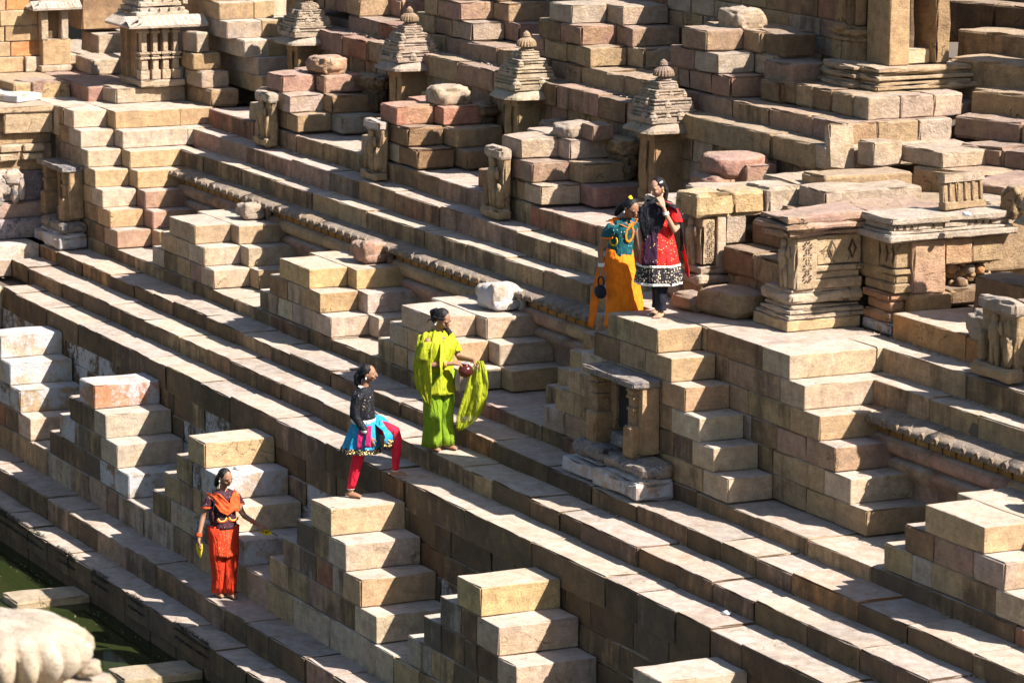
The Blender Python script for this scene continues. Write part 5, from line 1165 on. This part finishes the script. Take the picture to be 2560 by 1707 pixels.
# her right arm (image left) hangs out holding slippers, her left arm swings to image right
q.limb([(-.155, .0, 1.19, .042), (-.24, -.02, .98, .036), (-.27, .0, .92, .033), (-.335, .06, .76, .024), (-.34, .07, .72, .020)]); q.hand((-.34, .07, .72), (-.05, .2, -1), (.8, .5, 0), .7, 1, .95)
q.limb([(.155, .0, 1.19, .042), (.21, .05, 1.0, .036), (.23, .09, .95, .033), (.33, .23, .87, .024), (.35, .26, .855, .020)]); q.hand((.35, .26, .855), (.6, .6, -.35), (-.2, .1, -1), .7, -1, .95)
q.body(); q.face(True)
q.hair([[(*q.hp(0, -.08, -.02), .045), (*q.hp(-.02, -.09, -.08), .04), (*q.hp(-.03, -.085, -.14), .03)]])
q.gem('earring', GOLD2, (q.hp(-.080, .0, -.04), (.008, .008, .016)))
q.tube('trousers', [(-.065, .0, .84, .125, .12), (-.075, .02, .55, .10, .105), (-.065, .0, .28, .078, .085), (-.06, -.03, .05, .070, .075)], M_RED2, 7, .06, ph=.2)
q.tube('trousers', [(.065, .0, .84, .125, .12), (.075, .03, .55, .098, .105), (.06, .05, .28, .078, .088), (.05, .05, .05, .072, .078)], M_RED2, 7, .06, ph=2.2)
q.tube('skirt', [(0, .0, .86, .158, .130), (0, .0, .72, .168, .145), (0, .01, .58, .170, .150), (0, .015, .50, .168, .150)], M_RED, 7, .04, ph=1)
q.tube('blouse', [(0, .0, 1.27, .075, .06), (0, .0, 1.235, .145, .085), (0, .0, 1.15, .160, .112), (0, .0, 1.0, .142, .112), (0, .0, .90, .155, .125), (0, .0, .83, .165, .137)], M_MAROON, 6, .02, ph=.5)
for e in (-1, 1):
    q.tube('sleeve', [(e*.145, .0, 1.20, .062, .06), (e*.185, .0, 1.13, .060, .058), (e*.20, .0, 1.09, .062, .06)], M_MAROON, 4, .02, 24); q.tube('sleeve_edge', [(e*.199, .0, 1.095, .064, .062), (e*.203, .0, 1.075, .066, .064)], M_ORSC, 4, .02, 24)
q.strip('scarf', [((-.17, -.02, 1.24), (.02, .05, .0)), ((-.13, .09, 1.22), (.045, .02, .03)), ((-.05, .135, 1.10), (.05, .0, .055)), ((.01, .145, 1.06), (.02, .0, .065)), ((.07, .135, 1.11), (-.04, .0, .06)), ((.13, .09, 1.21), (-.045, .02, .04)), ((.16, -.02, 1.24), (-.02, .05, 0)), ((.15, -.14, 1.12), (-.08, .0, .02)), ((.13, -.15, .90), (-.09, .0, .0))], M_ORSC, 13, .004, .010)
q.strip('scarf', [((.12, .10, 1.19), (.04, .0, .03)), ((.13, .12, 1.08), (.035, .0, .0)), ((.12, .125, 1.02), (.03, 0, 0))], M_ORSC, 9, .004, .008)
for cx_ in (-.065, .075):
    pts = [((cx_+math.cos(a)*.062, .128-.0*abs(a), .955+math.sin(a)*.042), (math.cos(a)*.007, .0, math.sin(a)*.007)) for a in [math.radians(180+22.5*i) for i in range(9)]]
    q.strip('embroidery', pts, M_ORSC, 3, .006, 0); q.strip('embroidery', [((p[0][0]*.8+cx_*.2, p[0][1]+.002, p[0][2]+.012), p[1]) for p in pts], GOLD, 3, .006, 0)
V = []; F = []; q.ell((-.175, .06, .98), (.022, .060, .085), None, V, F); hb_ = thing('shoulder_bag', 'small dark red shoulder bag hanging at the side of the woman in orange', 'bag')
o = q.part('bag_body', V, F, M_MAROON); o.parent = hb_; o.matrix_world = q.M
o = q.strip('strap', [((-.11, -.06, 1.27), (.008, .0, 0)), ((-.125, .07, 1.25), (.008, .0, 0)), ((-.155, .105, 1.14), (.008, .0, 0)), ((-.175, .085, 1.03), (.008, .0, 0))], M_BLACK, 3, .004, 0); o.parent = hb_; o.matrix_world = q.M
q.ring('bangle', (-.325, .05, .79), (-.3, .3, -1), .030, .007, M_ORSC, 3, .014); q.ring('bangle', (.29, .175, .90), (.6, .6, -.4), .031, .005, M_ORSC, 2, .03)
sl = thing('slippers', 'pair of yellow slippers dangling from the hand of the woman in orange', 'footwear')
V = []; F = []; q.ell((-.33, .10, .60), (.014, .030, .085), Matrix.Rotation(.15, 3, 'Y'), V, F); q.ell((-.345, .05, .61), (.014, .030, .080), Matrix.Rotation(-.1, 3, 'Y'), V, F); o = q.part('sole', V, F, M_YEL); o.parent = sl; o.matrix_world = q.M
lf = thing('yellow_packet', 'yellow paper packet held between fingers by the woman in orange', 'packet')
o = q.strip('paper', [((.36, .35, .82), (.05, .035, .015)), ((.40, .33, .79), (.05, .035, .01)), ((.42, .36, .76), (.03, .03, .01))], M_YEL, 5, .006, .006); o.parent = lf; o.matrix_world = q.M
V = []; F = []; q.limb([(.43, .36, .80, .004), (.50, .42, .755, .005)], 6, V, F); o = q.part('stick', V, F, HAIR); o.parent = lf; o.matrix_world = q.M

# ---- woman in black scarf and red dress
d = Person('person in black scarf and red knee length dress with hand raised to her cheek', (2.96, 1.82, zF2+.004), hd(-16), SKF, 1.46); d.fz = 0
d.limb([(.0, .0, .80, .115), (0, .0, .92, .108), (0, .0, 1.02, .098), (0, .0, 1.13, .108), (0, .0, 1.21, .10), (0, .0, 1.27, .055)], 16)
d.limb([(0, .0, 1.25, .046), (-.005, .01, 1.33, .042), (-.01, .02, 1.38, .042)], 12); d.head((-.015, .03, 1.43), .55, .30)
for e, (fx_, fy_) in ((-1, (-.03, -.06)), (1, (.06, .14))):
    d.limb([(e*.07, .0, .80, .08), (e*.055, .05, .46, .052), (fx_, fy_-.02, .28, .044), (fx_, fy_-.03, .07, .032)]); d.foot((fx_, fy_-.03, .05), (-.15, 1), 1)
d.limb([(.155, .0, 1.19, .042), (.22, .06, .99, .036), (.205, .10, .96, .034), (.13, .16, 1.13, .026), (.085, .165, 1.24, .020)]); d.hand((.085, .165, 1.24), (-.40, -.15, 1), (-.5, -.7, 0), .55, 1, .95)
d.limb([(-.155, .0, 1.19, .042), (-.20, .0, .98, .035), (-.20, .03, .92, .033), (-.17, .10, .74, .024), (-.165, .11, .70, .020)]); d.hand((-.165, .11, .70), (0, .2, -1), (.9, .3, 0), .4, -1, .95)
d.body(); d.face(True)
d.hair([[(*d.hp(0, -.09, -.01), .035), (*d.hp(.02, -.10, -.08), .030), (.05, -.06, 1.28, .028), (.07, -.10, 1.15, .026), (.07, -.12, 1.0, .02)]])
d.gem('hair_clip', GOLD2, (d.hp(.075, .0, .065), (.012, .030, .012))); d.gem('earring', GOLD, (d.hp(.080, .0, -.045), (.010, .010, .018)))
for fx_, fy_, ph in ((-.03, -.06, .3), (.06, .14, 1.4)): d.tube('leggings', [(fx_*1.1, .0, .70, .085, .085), (fx_*1.2, .04, .46, .070, .07), (fx_, fy_-.02, .25, .058, .058), (fx_, fy_-.02, .12, .050, .052), (fx_, fy_-.02, .075, .056, .06)], M_BLACK, 5, .04, 28, ph=ph)
d.tube('dress', [(0, .0, 1.27, .075, .06), (0, .0, 1.235, .145, .085), (0, .0, 1.15, .158, .110), (0, .0, 1.02, .145, .115), (0, .0, .90, .165, .14), (0, .01, .75, .20, .175), (0, .015, .62, .222, .195), (0, .015, .55, .230, .20)], M_REDK, 8, .05, ph=.5)
d.tube('dress_band', [(0, .015, .565, .238, .208), (0, .015, .48, .246, .216), (0, .015, .40, .252, .22), (0, .015, .37, .254, .222)], M_CHECK, 8, .055, ph=.5, grow=False)
for z_, r_ in ((.572, .241), (.372, .258)): d.tube('white_border', [(0, .015, z_+.012, r_, r_*.88), (0, .015, z_-.012, r_+.002, r_*.88+.002)], M_WHT, 8, .055, ph=.5, grow=False, wob=.012)
d.strip('plum_panel', [((-.04, .125, 1.10), (.07, 0, 0)), ((-.04, .150, .92), (.075, 0, 0)), ((-.045, .192, .76), (.08, 0, 0)), ((-.05, .222, .58), (.085, -.005, 0))], M_PURP, 7, .008, .004)
d.tube('sleeve', [(.145, .0, 1.20, .062, .06), (.19, .03, 1.12, .062, .058), (.215, .05, 1.06, .062, .06)], M_REDS, 4, .02, 24); d.tube('sleeve', [(-.145, .0, 1.20, .06, .06), (-.18, .0, 1.12, .06, .058)], M_BLKSC, 4, .02, 24)
d.strip('scarf', [((-.02, .06, 1.30), (.10, .0, .01)), ((-.03, .125, 1.20), (.16, -.02, .0)), ((-.04, .150, 1.08), (.145, -.02, .01)), ((-.05, .155, .98), (.12, -.01, .01)), ((-.07, .15, .89), (.08, 0, .02)), ((-.10, .13, .83), (.04, -.02, 0))], M_BLKSC, 13, .006, .010)
d.strip('scarf', [((.0, .10, 1.27), (.08, .02, .03)), ((.10, .07, 1.26), (.05, .07, .01)), ((.19, .0, 1.22), (.015, .10, .0)), ((.235, -.06, 1.12), (.01, .10, -.01)), ((.25, -.08, .95), (.02, .09, 0)), ((.25, -.08, .80), (.02, .05, 0)), ((.25, -.07, .72), (.01, .03, 0))], M_BLKSC, 13, .006, .012)
d.strip('red_scarf_end', [((.23, -.09, .95), (.02, .03, 0)), ((.26, -.10, .72), (.03, .05, 0)), ((.30, -.12, .50), (.035, .07, 0)), ((.32, -.12, .42), (.03, .07, .01))], M_REDS, 9, .003, .010)
d.ring('bangle', (.12, .162, 1.15), (-.25, 0, 1), .031, .005, GOLD2, 3, .012)

# ---- girl in teal top and saffron skirt
y = Person('person in teal blouse and saffron skirt climbing with head bowed and a black handbag', (2.28, 1.70, zF1+.002), hd(38), SK, 1.52); y.fz = 0
y.limb([(.0, .0, .80, .110), (0, .02, .90, .102), (0, .05, 1.0, .093), (0, .08, 1.10, .104), (0, .10, 1.17, .095), (0, .115, 1.22, .052)], 16)
y.limb([(0, .115, 1.20, .044), (0, .15, 1.27, .040), (0, .17, 1.31, .040)], 12); y.head((0, .205, 1.345), -.15, .60)
for e, (fx_, fy_) in ((-1, (-.07, -.05)), (1, (.07, .12))):
    y.limb([(e*.08, .0, .80, .08), (e*.07, .03, .46, .052), (fx_, fy_-.01, .28, .046), (fx_, fy_-.03, .07, .032)]); y.foot((fx_, fy_-.03, .05), (.1, 1), 1)
y.limb([(-.15, .08, 1.15, .042), (-.24, .02, .95, .036), (-.25, .0, .89, .034), (-.25, .02, .70, .025), (-.25, .03, .66, .020)]); y.hand((-.25, .03, .66), (0, .1, -1), (.9, .4, 0), .7, 1, .95)
y.limb([(.15, .09, 1.15, .042), (.18, .12, .95, .036), (.18, .15, .89, .033), (.16, .24, .74, .024), (.16, .25, .70, .020)]); y.hand((.16, .25, .70), (0, .2, -1), (-.9, .3, 0), .5, -1, .9)
y.body(); y.face(True)
y.hair([[(*y.hp(0, -.085, -.02), .045), (*y.hp(-.03, -.10, -.08), .045), (*y.hp(-.04, -.10, -.13), .036), (*y.hp(-.04, -.10, -.17), .024)]])
y.gem('hair_flower', M_YEL, (y.hp(-.02, -.055, .098), (.030, .026, .014)), (y.hp(.0, -.075, .09), (.02, .02, .02))); y.gem('earring', GOLD2, (y.hp(-.082, .0, -.05), (.010, .010, .020)))
y.tube('skirt', [(0, .02, .90, .14, .115), (0, .02, .78, .165, .15), (.02, .05, .55, .175, .185), (.03, .07, .30, .18, .21), (.03, .07, .12, .18, .225), (.03, .07, .04, .185, .23)], M_SAF, 9, .055, ph=.9)
y.tube('blouse', [(0, .115, 1.23, .07, .058), (0, .105, 1.195, .14, .085), (0, .085, 1.10, .155, .112), (0, .05, .98, .138, .112), (0, .03, .88, .145, .122), (0, .02, .82, .155, .13)], M_TEAL, 6, .02, ph=.5)
for e in (-1, 1): y.tube('sleeve', [(e*.14, .09, 1.17, .066, .064), (e*.18, .07, 1.10, .070, .068), (e*.205, .055, 1.03, .056, .056)], M_TEAL, 5, .04, 24); y.tube('sleeve_edge', [(e*.203, .056, 1.035, .059, .059), (e*.207, .053, 1.015, .06, .06)], M_SAF2, 3, .01, 24)
y.strip('scarf', [((-.10, -.02, 1.20), (.03, .04, .02)), ((-.12, .07, 1.215), (.05, .03, .02)), ((-.06, .17, 1.19), (.045, .0, .03)), ((.02, .20, 1.15), (.035, .0, .03)), ((.09, .17, 1.19), (.03, 0, .03)), ((.13, .08, 1.21), (.03, .04, .0))], M_SAF2, 9, .006, .010)
pts = [((.0+math.sin(a)*.05, .20-.05*(1-math.cos(a))*.3, 1.06+math.cos(a)*.085), (math.sin(a)*.012, 0, math.cos(a)*.012)) for a in [math.radians(30*i) for i in range(13)]]; y.strip('yellow_trim', pts, M_SAF, 3, .006, 0)
pts = [((-.135+math.sin(a)*.012, .085+math.sin(a)*.045, .985+math.cos(a)*.050), (math.sin(a)*.002, math.sin(a)*.009, math.cos(a)*.009)) for a in [math.radians(30*i) for i in range(13)]]; y.strip('embroidery', pts, M_YEL, 3, .006, 0)
y.ring('bangle', (-.25, .02, .745), (0, 0, -1), .032, .007, GOLD2, 3, .013); y.ring('bangle', (.162, .235, .78), (0, .2, -1), .030, .006, GOLD2, 3, .013)
bag = thing('handbag', 'small round black handbag hanging from the hand of the woman in teal', 'bag')
V = []; F = []; y.ell((-.27, .03, .44), (.055, .085, .075), None, V, F, 18, 10); o = y.part('bag_body', V, F, M_BLACK); o.parent = bag; o.matrix_world = y.M
o = y.ring('bag_handle', (-.265, .035, .55), (1, .1, 0), .055, .009, M_BLACK); o.parent = bag; o.matrix_world = y.M
y.strip('scarf_tail', [((-.15, -.06, .80), (.02, .03, 0)), ((-.20, -.10, .50), (.02, .05, 0)), ((-.235, -.13, .22), (.015, .045, 0)), ((-.25, -.15, .03), (.01, .035, 0))], M_SAF2, 7, .004, .008)
